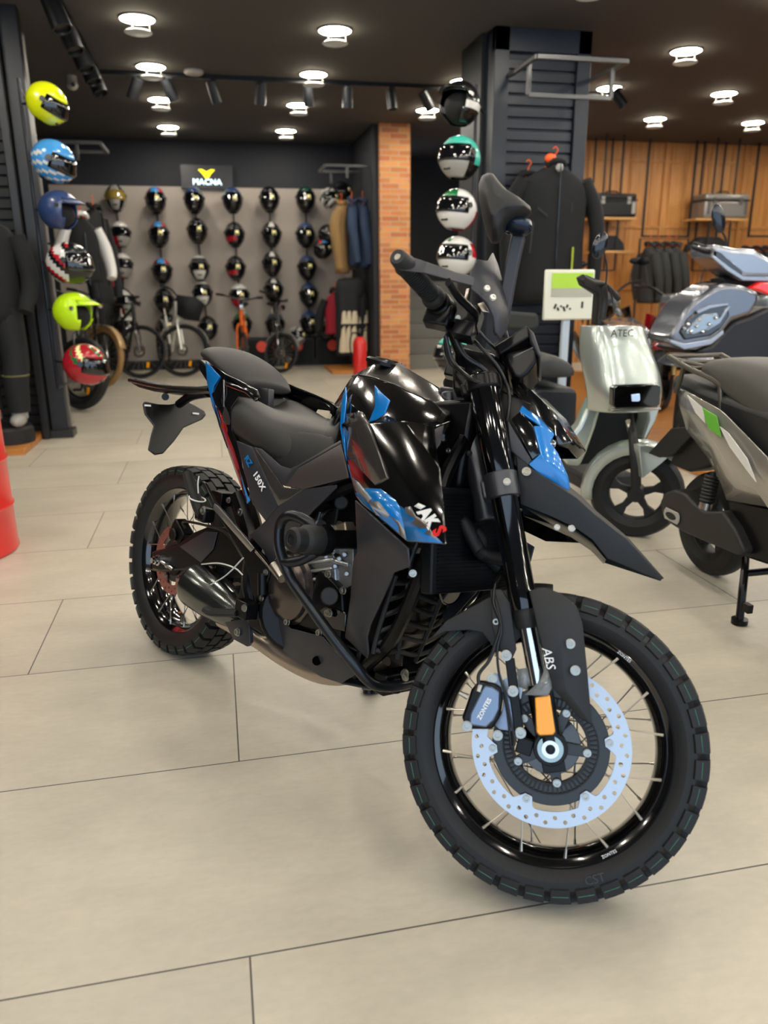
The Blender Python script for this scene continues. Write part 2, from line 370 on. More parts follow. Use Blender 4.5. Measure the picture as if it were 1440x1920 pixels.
# ---------------------------------------------------------------- ceiling track and spots
M_TRK = mat('black_track', '0e0e10', .4, .3); M_SPOT = mat('black_spot_housing', '1c1d20', .35, .3); M_SPOTL = mat('spot_lens', 'b8b8b0', .2, .4)
tag(MB().box((1.6, 8.0, CEIL-.018), (4.95, .035, .036)).build('ceiling_track', M_TRK), 'black lighting track running across the ceiling above the helmet wall', 'track')
tag(MB().box((-.87, 4.9, CEIL-.018), (.035, 6.2, .036)).build('ceiling_track', M_TRK), 'black lighting track running from the top left corner to the cross track', 'track')
M_SPOTON = mat('spot_lamp_on', 'fff4e0', emit=25)
def spot(x, y, aim, label, on=False, s=1.3):
    t = thing('track_spotlight', label, 'spotlight', (x, y, CEIL-.036)); d = V3(aim).normalized(); c = V3((0, 0, -.1))
    b = MB().box((0, 0, -.012), (.05 if abs(aim[0]) < 9 else .03, .03, .024)); b.cyl((0, 0, 0), (0, 0, -.07), .008, seg=8); b.build('arm', M_TRK, t)
    MB().lathe(c-d*.07*s, d, [(.01, 0), (.036*s, .004), (.038*s, .14*s), (.033*s, .14*s), (.031*s, .128*s)], 20).build('housing', M_SPOT, t)
    MB().cyl(c+d*.052*s, c+d*.056*s, .031*s, seg=20).build('lens', M_SPOTON if on else M_SPOTL, t)
for u, aim, l, on in ((262, (-.5, .4, -1), 'left of the left downlight row', 0), (322, (.4, .3, -1), 'just right of the left downlight row', 0), (400, (.3, .3, -1), 'above the yellow-lettered wall sign', 0), (484, (-.1, .3, -1), 'above the fifth helmet column', 0),
    (571, (.1, .3, -1), 'beside the right downlight row', 0), (645, (0, .2, -1), 'nearest the brick pier on its left', 0), (729, (.1, -.1, -1), 'lit, right above the brick pier', 1), (797, (.6, .2, -.9), 'nearest the right helmet stand', 1)):
    spot(WF(u, 175, 2.9).x, 8.0, aim, 'black spotlight on the cross track, '+l, bool(on))
for y, l in ((5.95, 'closest to the viewer'), (6.45, 'second from the viewer'), (6.95, 'third from the viewer'), (7.35, 'fourth from the viewer'), (7.75, 'last before the track corner')):
    spot(-.87, y, (.35, -.25, -1), 'black spotlight on the left track, '+l, s=1.7)
spot(3.95, 7.6, (.6, -.3, -.8), 'black track spotlight just right of the navy column')
tag(MB().lathe((-.04, 7.88, CEIL), (0, 0, -1), [(.085, 0), (.085, .02), (.07, .03), (.001, .03)], 24).build('smoke_detector', mat('off_white_plastic', 'b8b3aa', .5)), 'flat off-white round detector on the ceiling beside the cross track', 'detector')
t = thing('security_camera', 'small white dome camera under the ceiling near the track corner', 'camera', (-1.13, 8.26, CEIL))
MB().cyl((0, 0, 0), (0, 0, -.05), .045, seg=18).build('base', mat('off_white_plastic', 'b8b3aa'), t)
b = MB().ell((0, 0, -.075), (.05, .05, .045)); b.build('dome', mat('off_white_plastic', 'b8b3aa'), t); MB().cyl((.01, -.045, -.08), (.012, -.056, -.083), .02, seg=14).build('lens', GLOSS, t)
# ================================================================ the motorcycle
LB, EPS, EOFF, ZF, DEL = 1.3995, .4498, .0361, .2932, .5953
FB = Frame(-.19, 2.3961, -1.0309, .2325)
MW = FB.M; MO = FB.O
AX = V3((-math.sin(EPS), 0, math.cos(EPS))); FW = V3((math.cos(EPS), 0, math.sin(EPS)))
AXLE = V3((LB, 0, ZF)); SP = AXLE-EOFF*FW
QR = Matrix.Rotation(DEL, 3, AX)
def st(p): return SP+QR @ (V3(p)-SP)          # steered front assembly -> motorcycle frame
def B(u, v, y): return FB.pick(u, v, y)
_MQ = MW @ QR; _SO = MO+MW @ SP
def S(u, v, y):
    n = _MQ.col[1]; P = hit(u, v, n, n.dot(_SO)+y); return _MQ.transposed() @ (P-_SO)+SP
def crop(x0, y0, k, fn=None): return lambda X, Y, y: (fn or B)(x0+X/k, y0+Y/k, y)
z7 = crop(220, 620, 3.1304); z8 = crop(220, 860, 3.1304); a2 = crop(580, 660, 3.7895); a4 = crop(480, 920, 3.4286)
a1 = crop(700, 300, 3.7895, S); a3 = crop(820, 680, 3.2727, S); a5 = crop(740, 1080, 2.4, S); a6 = crop(840, 1140, 4.8, S); b1 = crop(820, 440, 6.0, S)
a3b = crop(820, 680, 3.2727)
moto = thing('motorcycle', 'black and blue adventure motorcycle with spoked wheels standing in the foreground', 'motorcycle', W=FB.W)
def pan(name, m, P, F=None, t=.004, bevel=.0015, both=True, parent=None, steer=False, label=None):
    P = [V3(p) for p in P]; F = F or [tuple(range(len(P)))]; os_ = []
    for s in ((1, -1) if both else (1,)):
        o = MB().poly([V3((p.x, p.y*s, p.z)) for p in P], F).build(name, m, parent or moto, bevel=bevel, solid=t, xf=st if steer else None)
        if label: o['label'] = label
        os_.append(o)
    return os_[0]
def bolt(p, n, r=.006, h=.004, parent=None, steer=False, m=None, xf=None):
    n = V3(n).normalized(); p = V3(p); b = MB()
    b.lathe(p, n, [(r*1.25, 0), (r*1.25, h*.25), (r, h*.3), (r, h), (r*.55, h), (r*.5, h*.45)], 14)
    return b.build('bolt', m or BOLTM, parent or moto, xf=st if steer else xf)
# ---- wheels
def holed_ring(r0, r1, n, hr, t, yc, c, rows=True):
    b = MB(); bm = b.bm
    for i in range(n):
        a0, a1_ = 2*PI*i/n, 2*PI*(i+1)/n; am = (a0+a1_)/2; rm = r0+(r1-r0)*((.68 if i % 2 else .36) if rows else .5)
        ring = [(r0, a0), (r0, am), (r0, a1_), (rm, a1_), (r1, a1_), (r1, am), (r1, a0), (rm, a0)]
        P = [V3((r*math.cos(a), 0, r*math.sin(a))) for r, a in ring]; cc = V3((rm*math.cos(am), 0, rm*math.sin(am)))
        er = V3((math.cos(am), 0, math.sin(am))); et = V3((-math.sin(am), 0, math.cos(am)))
        H = [cc+hr*(math.cos(q)*er+math.sin(q)*et) for q in (-2.36, PI, 2.36, PI/2, .785, 0, -.785, -PI/2)]
        mid0 = rm
        for s in range(8):
            k = (s+1) % 8
            b.poly([c+V3((0, yc, 0))+q for q in (P[s], P[k], H[k], H[s])], [(0, 1, 2, 3)])
    return b
def tread(b, R, hw, n, prof, dark, line, fine=False):
    def pos(a, r, y): return V3((r*math.cos(a), y, r*math.sin(a)))
    pt = 2*PI/n
    def block(a0, a1_, sec, m):
        b.use(m); b.rings([[pos(a, r, y) for r, y in sec] for a in (a0, (a0+a1_)/2, a1_)])
    for i in range(n):
        a = i*pt
        for s in (1, -1):
            o = 0 if s > 0 else pt*.5
            block(a+o, a+o+pt*.76, [(R-.018, s*hw*.56), (R-.0005, s*hw*.56), (R-.006, s*hw*.97), (R-.031, s*hw*1.06), (R-.036, s*hw*.9)], dark)
            block(a+o+pt*.3, a+o+pt*1.12, [(R-.012, s*hw*.06), (R, s*hw*.06), (R-.001, s*hw*.49), (R-.014, s*hw*.49)], dark)
            b.use(line); q = [pos(a+o+pt*.06, R-.0195, s*(hw*1.024)), pos(a+o+pt*.70, R-.0195, s*(hw*1.024)), pos(a+o+pt*.70, R-.0182, s*(hw*1.02)), pos(a+o+pt*.06, R-.0182, s*(hw*1.02))]
            b.rings([[p+V3((0, s*.0006, 0)) for p in q], [p-V3((0, s*.003, 0)) for p in q]])
def make_wheel(c, R, hw, rl, xf, n, disc_r, disc_in, front):
    c = V3(c); Y = V3((0, 1, 0)); hubr = .026
    b = MB(); b.lathe(c, Y, [(.012, -.085), (hubr, -.085), (hubr, -.05), (.058, -.045), (.058, -.037), (hubr, -.03), (hubr, .03), (.052, .037), (.052, .045), (hubr, .05), (hubr, .075), (.012, .075)], 36, loop=True)
    w = b.build('wheel', GLOSS, moto, bevel=.001, xf=xf)
    def sub_(b_, name, m, **k): return b_.build(name, m, w, xf=xf, **k)
    k = hw/.055
    prof = [(rl+.003, -.036*k), (rl+.0, -.041*k), (rl+.008, -.048*k), (R-.045, -hw*1.0), (R-.028, -hw*.97), (R-.014, -hw*.6), (R-.010, 0), (R-.014, hw*.6), (R-.028, hw*.97), (R-.045, hw*1.0), (rl+.008, .048*k), (rl, .041*k), (rl+.003, .036*k), (rl+.02, 0)]
    b = MB().use(RUBBER); b.lathe(c, Y, prof, 96, loop=True)
    bb = MB(); bb.use(RUBBER); tread(bb, R, hw, n, None, RUBBER, TYREGREEN)
    for v in bb.bm.verts: v.co = c+v.co
    me = bpy.data.meshes.new('t'); bb.bm.to_mesh(me); bb.bm.free(); b.mats = bb.mats; b.bm.from_mesh(me)
    b.build('tyre', None, w, xf=xf, bevel=.0009, segs=1)
    q = .041*k
    b = MB().lathe(c, Y, [(rl+.003, -q), (rl-.002, -q-.003), (rl-.016, -q*.88), (rl-.027, -q*.55), (rl-.030, 0), (rl-.027, q*.55), (rl-.016, q*.88), (rl-.002, q+.003), (rl+.003, q), (rl-.010, q*.7), (rl-.02, 0), (rl-.010, -q*.7)], 96, loop=True)
    sub_(b, 'rim', GLOSS)
    ns = 16
    def spoke(a, s, d):
        ha = a+d*.95; hy = s*.041
        p0 = c+V3((.054*math.cos(ha), hy, .054*math.sin(ha))); rr = rl-.017; p1 = c+V3((rr*math.cos(a), s*q*.84, rr*math.sin(a)))
        b = MB(); b.cyl(p0, p1, .0016, seg=6); b.cyl(p1, p1+(p0-p1).normalized()*.016, .0032, .0026, seg=8); sub_(b, 'spoke', STEEL)
    for i in range(ns):
        for s in (1, -1):
            a = 2*PI*(i+(.25 if s > 0 else 0))/ns; spoke(a, s, 1 if i % 2 else -1)
    # disc on the right side (negative y)
    dy = -.068 if front else -.062
    nh = 48 if front else 30
    b = holed_ring(disc_in, disc_r, nh, .0042, .004, dy, c)
    d = sub_(b, 'brake_disc', DISCM if front else COPPER, solid=.0045, offset=0, merge=True, smooth=False)
    nt = 6 if front else 5
    for i in range(nt):
        a = 2*PI*(i+.35)/nt; er = V3((math.cos(a), 0, math.sin(a))); et = V3((-math.sin(a), 0, math.cos(a))); cy = c+V3((0, dy, 0))
        ri = disc_in-.017
        b = MB(); b.prism([cy+V3((0, .0021, 0))+er*r+et*t for r, t in ((disc_in+.003, -.03), (ri+.002, -.010), (ri-.003, -.006), (ri-.003, .008), (disc_in-.004, .016), (disc_in+.003, .034))], (0, -.0042, 0)); sub_(b, 'disc_tab', DISCM if front else COPPER, bevel=.0008)
    for i in range(nt):
        a = 2*PI*(i+.35)/nt; er = V3((math.cos(a), 0, math.sin(a)))
        bolt(c+V3((0, dy-.002, 0))+er*(disc_in-.011), (0, -1, 0), .0062, .004, parent=w, xf=xf)
    # hub carrier with five arms
    cr_ = disc_in-.010
    b = MB(); b.lathe(c, Y, [(cr_, dy+.004), (cr_, dy+.016), (cr_-.042, dy+.018), (cr_-.042, dy+.004)], 60, loop=True)
    for i in range(5):
        a = 2*PI*(i+.1)/5; er = V3((math.cos(a), 0, math.sin(a))); et = V3((-math.sin(a), 0, math.cos(a))); cc = c+V3((0, dy+.006, 0))
        b.rings([[cc+er*.02+et*t+V3((0, h, 0)) for t, h in ((-.012, 0), (.012, 0), (.012, .012), (-.012, .012))], [cc+er*(cr_-.03)+et*t+V3((0, h, 0)) for t, h in ((-.009, 0), (.009, 0), (.009, .012), (-.009, .012))], [cc+er*(cr_-.018)+et*t+V3((0, h, 0)) for t, h in ((-.02, 0), (.02, 0), (.02, .012), (-.02, .012))]])
    sub_(b, 'disc_carrier', mat('carrier_black', '08080a', .28, 0, .2), bevel=.001)
    b = MB(); r1, r0 = cr_-.020, cr_-.036; yy = dy-.001
    b.lathe(c, Y, [(r1, yy), (r1, yy+.003), (r1-.003, yy+.003), (r1-.003, yy)], 60, loop=True); b.lathe(c, Y, [(r0, yy), (r0, yy+.003), (r0-.006, yy+.003), (r0-.006, yy)], 60, loop=True)
    for i in range(60):
        a = 2*PI*i/60; er = V3((math.cos(a), 0, math.sin(a))); et = V3((-math.sin(a), 0, math.cos(a)))
        b.rings([[c+V3((0, yy+h, 0))+er*r+et*t for r, t in ((r0-.001, -.0016), (r1-.001, -.0016), (r1-.001, .0016), (r0-.001, .0016))] for h in (0, .003)])
    sub_(b, 'sensor_ring', MATTE)
    for i in range(5):
        a = 2*PI*(i+.1)/5; er = V3((math.cos(a), 0, math.sin(a)))
        bolt(c+V3((0, yy, 0))+er*(r0-.006), (0, -1, 0), .0062, .005, parent=w, xf=xf)
    return w
fwh = make_wheel(AXLE, .296, .054, .2295, st, 36, .150, .121, True)
rwh = make_wheel((0, 0, .305), .305, .066, .2315, lambda p: V3(p), 34, .110, .080, False)
# rim sticker lettering and tyre lettering
for a, s_ in ((-.80, 'ZONTES'), (1.15, 'ZONTES')):
    er = V3((math.cos(a), 0, math.sin(a))); et = V3((-math.sin(a), 0, math.cos(a)))
    text('rim_lettering', s_, AXLE+er*.2225+V3((0, -.0425, 0)), -et if a > 0 else et, er if a > 0 else -er, .008, WHITE, fwh, xf=st)
a = -.98; er = V3((math.cos(a), 0, math.sin(a))); et = V3((-math.sin(a), 0, math.cos(a)))
text('tyre_lettering', 'CST', AXLE+er*.252+V3((0, -.0545, 0)), et, -er, .022, mat('tyre_relief', '34343a', .5), fwh, depth=.001, xf=st)
# ---- fork
def fl(s, lat, f=0): return AXLE+AX*s+FW*f+V3((0, lat, 0))
for lat in (-.095, .095):
    k = 1 if lat < 0 else -1
    leg = MB().lathe(fl(0, lat), AX, [(.0265, .262), (.0275, .27), (.0275, .30), (.0265, .31), (.0268, .50), (.0300, .51), (.0300, .745), (.02, .75), (.02, .262)], 32, loop=True).build('fork_tube', FORKB, moto, xf=st)
    MB().lathe(fl(0, lat), AX, [(.0205, .225), (.0235, .23), (.0245, .262), (.02, .27)], 28).build('dust_seal', RUBBER, leg, xf=st)
    MB().cyl(fl(.05, lat), fl(.262, lat), .0178, seg=28).build('chrome_slider', CHROME, leg, xf=st)
    lug = MB(); lug.lathe(fl(0, lat), AX, [(.0, -.03), (.018, -.03), (.024, .0), (.024, .10), (.021, .118), (.0, .118)], 24)
    lug.cyl(AXLE+V3((0, lat-.018, 0)), AXLE+V3((0, lat+.018, 0)), .032, seg=28); lug.box(fl(-.028, lat), (.042, .034, .03), Matrix.Rotation(-EPS, 3, 'Y'))
    lug.build('fork_lug', BLKMET, leg, bevel=.002, xf=st)
    MB().lathe(AXLE+V3((0, lat-k*.018, 0)), (0, -k, 0), [(.024, 0), (.024, .003), (.0, .003)], 26).build('axle_collar', mat('pale_zinc', '9fb0b0', .35, .8), leg, xf=st)
    b = MB().lathe(AXLE+V3((0, lat-k*.018, 0)), (0, -k, 0), [(.009, .0), (.015, .0), (.016, .009), (.009, .009), (.008, -.01), (.0, -.01)], 26); b.build('axle_nut', CHROME, leg, xf=st)
    MB().lathe(fl(0, lat), AX, [(.030, .485), (.0345, .487), (.0345, .535), (.030, .537)], 30).build('clamp_ring', CLAMP, leg, xf=st)
b = MB(); b.box(fl(.51, 0, -.012), (.06, .19, .036), Matrix.Rotation(-EPS, 3, 'Y')); b.cyl(fl(.46, 0, -.045), fl(.76, 0, -.045), .026, seg=20)
b.build('lower_triple_clamp', CLAMP, moto, bevel=.004, xf=st)
b = MB(); b.box(fl(.728, 0, -.012), (.07, .18, .024), Matrix.Rotation(-EPS, 3, 'Y'))
for lat in (-.095, .095): b.lathe(fl(0, lat), AX, [(.0305, .712), (.036, .714), (.036, .742), (.0305, .744)], 28)
b.build('upper_triple_clamp', BLKMET, moto, bevel=.004, xf=st)
bolt(fl(.51, -.13, .012), (0, -1, 0), .006, .006, steer=True)
# reflector with clear film above it, on the right leg
Rf0 = [S(1003, 1308, -.124), S(1031, 1303, -.124), S(1041, 1372, -.124), S(1037, 1378, -.124), S(1012, 1379, -.124), S(1006, 1373, -.124)]
b = MB(); b.prism([p for p in Rf0], (0, .012, 0)); b.build('reflector', ORANGE, moto, bevel=.002, xf=st)
b = MB(); b.prism([p+V3((0, .003, 0))+(p-sum(Rf0, V3())/6).normalized()*.004 for p in Rf0], (0, .012, 0)); b.build('reflector_frame', MATTE, moto, bevel=.002, xf=st)
pan('clear_film', FILM, [a5(585, 535, -.126), a5(690, 540, -.126), a5(742, 425, -.122), a5(738, 405, -.122), a5(680, 402, -.122), a5(655, 470, -.124)], t=.0006, bevel=0, both=False, steer=True)
pan('clear_film', FILM, [a5(550, 420, -.10), a5(600, 412, -.10), a5(615, 520, -.10), a5(560, 500, -.10)], t=.0006, bevel=0, both=False, steer=True)
# ---- front mudguard: arch over the tyre, side blade down the fork
def arch_pts(a0, a1_, n, r, y): return [AXLE+V3((r*math.cos(a0+(a1_-a0)*i/n), y, r*math.sin(a0+(a1_-a0)*i/n))) for i in range(n+1)]
b = MB(); secs = []
for i in range(13):
    a = math.radians(104+34*i/12); r = .305+.006*math.sin(i/12*PI); secs.append([AXLE+V3((rr*math.cos(a), y, rr*math.sin(a))) for y, rr in ((-.072, r-.03), (-.068, r-.006), (-.045, r+.002), (0, r+.006), (.045, r+.002), (.068, r-.006), (.072, r-.03))])
b.rings(secs, close=False, cap=False); b.build('front_mudguard', MATTE, moto, solid=.004, xf=st, bevel=.001)
pan('mudguard_side', MATTE, [S(808, 1197, -.074), S(838, 1163, -.076), S(940, 1107, -.078), S(985, 1103, -.08), S(990, 1180, -.08), S(950, 1222, -.08), S(930, 1220, -.079), S(905, 1186, -.077), S(880, 1181, -.076), S(835, 1184, -.075)], t=.004, steer=True)
G = [S(992, 1108, -.128), S(1018, 1100, -.128), S(1050, 1112, -.122), S(1080, 1135, -.115), S(1092, 1168, -.108), S(1100, 1250, -.108), S(1110, 1360, -.104), S(1085, 1345, -.11), S(1050, 1305, -.122), S(1036, 1290, -.128), S(1026, 1250, -.132), S(1008, 1180, -.132), S(1050, 1200, -.134), S(1060, 1290, -.13)]
pan('fork_guard', MATTE, G, [(0, 1, 11), (1, 2, 12, 11), (2, 3, 4, 12), (4, 5, 12), (5, 6, 13, 12), (6, 7, 13), (7, 8, 13), (8, 9, 13), (9, 10, 12, 13), (10, 11, 12)], t=.004, bevel=.003, steer=True)
for X, Y in ((790, 305), (813, 425)): bolt(a5(X, Y, -.128), (0, -1, 0), .0075, .006, steer=True)
for X, Y in ((502, 357), (532, 518), (566, 706)): bolt(a5(X, Y, -.106), (0, -1, 0), .0085, .008, steer=True)
bolt(a5(456, 206, -.1), (0, -1, 0), .006, .006, steer=True)
pan('fork_bracket', MATTE, [a5(430, 60, -.098), a5(480, 60, -.098), a5(520, 120, -.098), a5(548, 330, -.098), a5(530, 370, -.098), a5(480, 345, -.098), a5(440, 230, -.098)], t=.01, steer=True, both=False)
b = MB(); b.bar(a5(518, 370, -.098), a5(560, 700, -.098), .018, .016, (0, 1, 0)); b.box(a5(585, 765, -.092), (.03, .016, .03)); b.build('caliper_stay', BLKMET, moto, bevel=.002, xf=st)
text('guard_lettering', 'ABS', S(1028, 1234, -.1365), S(1034, 1262, -.1365)-S(1022, 1212, -.1365), S(1040, 1232, -.1365)-S(1020, 1236, -.1365), .024, WHITE, moto, xf=st, shear=.2)
# ---- front brake caliper
cal = MB(); cal.prism([a5(x, y, -.115) for x, y in ((315, 600), (300, 640), (318, 668), (340, 690), (440, 690), (470, 640), (485, 560), (480, 500), (440, 480), (380, 470), (345, 510))], (0, .035, 0)); cal.build('brake_caliper', BLKMET, moto, bevel=.005, xf=st)
cp_ = MB(); cp_.prism([a5(x, y, -.119) for x, y in ((336, 660), (345, 672), (410, 682), (445, 650), (468, 600), (470, 520), (440, 500), (405, 492), (370, 560), (340, 620))], (0, .01, 0)); cp_.build('caliper_plate', BRAKEBLUE, moto, bevel=.003, xf=st)
text('caliper_lettering', 'ZONTES', a5(404, 598, -.1205), a5(432, 545, -.1205)-a5(378, 645, -.1205), a5(380, 585, -.1205)-a5(420, 608, -.1205), .0115, WHITE, moto, xf=st, bold=.0004)
pan('caliper_bracket', mat('pale_blue_bracket', '8b9bb5', .35, .5), [a5(x, y, -.1) for x, y in ((415, 460), (450, 435), (480, 445), (500, 520), (540, 600), (540, 700), (470, 690), (450, 665), (480, 620), (490, 560), (470, 500), (430, 500))], t=.006, both=False, steer=True)
for X, Y in ((438, 462), (325, 675), (463, 717)): bolt(a5(X, Y, -.121 if X < 400 else -.104), (0, -1, 0), .008, .005, steer=True)
b = MB(); b.cyl(a5(330, 545, -.11), a5(290, 525, -.112), .006, .004, seg=12); b.cyl(a5(375, 520, -.115), a5(385, 490, -.113), .006, seg=12); b.build('bleed_nipple', STEEL, moto, xf=st)
b = MB(); b.tube([a5(470, 0, -.07), a5(452, 40, -.10), a5(445, 120, -.106), a5(475, 215, -.108), a5(455, 300, -.108), a5(425, 380, -.112), a5(380, 440, -.116), a5(378, 490, -.116)], .0035); b.build('brake_hose', CABLE, moto, xf=st)
b = MB(); b.tube([a5(445, 60, -.10), a5(462, 140, -.11), a5(480, 240, -.11), a5(462, 330, -.11), a5(470, 440, -.112), a5(500, 540, -.112), a5(520, 640, -.112), a5(540, 740, -.11), a5(525, 770, -.108), a5(520, 730, -.108), a5(508, 620, -.11), a5(490, 520, -.11)], .0026, n=8); b.build('sensor_cable', CABLE, moto, xf=st)
# ---- beak and headlight unit (turn with the bars)
bk = [(967, 851, -.085), (991, 876, -.088), (1080, 934, -.085), (1113, 964, -.075), (1172, 1010, -.045), (1241, 1085, -.004), (976, 946, -.075), (1034, 969, -.075), (1077, 989, -.07), (1110, 1012, -.06), (1138, 1047, -.045), (1239, 1089, -.003), (1065, 931, 0), (1095, 943, 0), (1144, 986, 0), (1175, 1013, 0), (1214, 1050, 0)]
K = [S(*p) for p in bk]; ct = [V3((K[i].x+.005, 0, K[i].z+dz)) for i, dz in ((0, .03), (2, .022), (3, .018), (4, .010))]; tip = V3((K[5].x+.004, 0, K[5].z+.001))
V = K[:12]+ct+[tip]
pan('beak', MATTE, V, [(0, 1, 7, 6), (1, 2, 8, 7), (2, 3, 9, 8), (3, 4, 10, 9), (4, 5, 11, 10), (0, 12, 13, 1), (1, 13, 2), (2, 13, 14, 3), (3, 14, 15, 4), (4, 15, 16, 5)], t=.004, bevel=.002, steer=True)
bolt(a3(547, 668, -.09), (0, -1, .2), .0075, .005, steer=True); bolt(a3(825, 1015, -.07), (0, -1, 0), .006, .004, steer=True); bolt(a3(735, 1010, -.07), (0, -1, 0), .005, .004, steer=True)
pan('beak_underside', BLKMET, [S(976, 946, -.07), S(1034, 972, -.07), S(1077, 992, -.065), S(1110, 1016, -.055), S(1138, 1050, -.04), V3((S(1138, 1050, -.04).x, 0, S(1138, 1050, 0).z)), V3((S(1034, 972, -.07).x, 0, S(1034, 972, -.07).z))], [(0, 1, 6), (1, 2, 6), (2, 3, 5, 6), (3, 4, 5)], t=.003, steer=True)
blue = [(982, 753, -.062), (1040, 815, -.066), (1031, 830, -.072), (1046, 851, -.072), (1065, 894, -.062), (1069, 915, -.05), (1055, 928, -.055), (991, 870, -.09), (1013, 851, -.088), (1000, 799, -.088), (1013, 799, -.084), (973, 772, -.08), (1030, 870, -.086)]
P = [S(*p) for p in blue]
pan('headlight_side_cover', BLUE, P, [(0, 1, 10, 11), (1, 2, 9, 10), (2, 3, 8, 9), (3, 4, 12, 8), (4, 5, 6, 12), (6, 7, 8, 12)], t=.005, steer=True, bevel=.002)
pan('headlight_side_cover', DGREY, [S(951, 784, -.088), S(955, 793, -.09), S(997, 863, -.088), S(990, 872, -.086), S(957, 845, -.088)], t=.004, steer=True)
pan('headlight_bezel', GLOSS, [S(958, 786, -.087), S(975, 772, -.083), S(1000, 799, -.086), S(1012, 851, -.086), S(998, 862, -.087)], t=.004, steer=True)
hs = [(958, 712, -.045), (982, 722, -.055), (1004, 741, -.06), (1034, 772, -.062), (1072, 828, -.05), (1066, 842, -.045), (1046, 834, -.065), (1040, 815, -.068), (982, 753, -.064), (965, 735, -.05)]
P = [S(*p) for p in hs]; cen = [V3((P[i].x+dx, 0, P[i].z+dz)) for i, dx, dz in ((0, 0, .005), (2, .02, .01), (3, .03, .005), (4, .03, 0), (5, .02, -.005))]
V = P+cen
pan('headlight_lens', GLOSS, V, [(0, 1, 8, 9), (1, 2, 8), (2, 3, 7, 8), (3, 4, 6, 7), (4, 5, 6), (0, 10, 11, 1), (1, 11, 2), (2, 11, 12, 3), (3, 12, 13, 4), (4, 13, 14, 5)], t=.005, steer=True)
b = MB(); q0 = S(1032, 830, -.06); b.box(q0+V3((.004, 0, 0)), (.016, .02, .012)); b.build('headlight_lens_corner', CHROME, moto, bevel=.003, xf=st)
# inner headlight housing
b = MB(); cc = (S(1000, 800, 0)); b.rings([[V3((x_, y_, z_)) for y_, z_ in ((-w, z0), (w, z0), (w, z1), (-w, z1))] for x_, w, z0, z1 in ((1.10, .06, .84, .96), (1.19, .075, .80, .94), (1.25, .05, .80, .88))])
b.build('headlight_housing', BLKMET, moto, bevel=.006, xf=st)
# ---- dash
D0 = S(927, 648, -.06); 
b = MB(); A0, A1 = b1(640, 1250, -.085), b1(1010, 1030, -.085); A2 = b1(1170, 1345, -.085); 
ux = (A1-A0); b.prism([b1(640, 1250, -.09), b1(1005, 1015, -.09), b1(1035, 1050, -.09), b1(1040, 1150, -.09), b1(700, 1350, -.09)], (0, .15, 0)); b.build('dashboard', BLKMET, moto, bevel=.004, xf=st)
b = MB(); b.prism([b1(1020, 1030, -.092), b1(1085, 1100, -.092), b1(1170, 1345, -.092), b1(1150, 1385, -.092), b1(1110, 1330, -.092), b1(1040, 1190, -.092)], (0, .16, 0)); b.build('dashboard_visor', DGREY, moto, bevel=.004, xf=st)
b = MB(); b.prism([b1(760, 1330, -.088), b1(1080, 1240, -.088), b1(1130, 1300, -.088), b1(1110, 1430, -.088), b1(1020, 1560, -.088), b1(930, 1620, -.088), b1(850, 1590, -.088), b1(780, 1440, -.088)], (0, .145, 0)); b.build('dashboard_back', BLKMET, moto, bevel=.014, segs=4, xf=st)
b = MB(); b.prism([b1(850, 1370, -.0895), b1(1100, 1250, -.0895), b1(1105, 1262, -.0895), b1(858, 1388, -.0895)], (0, .004, 0)); b.build('dashboard_trim', CLAMP, moto, xf=st)
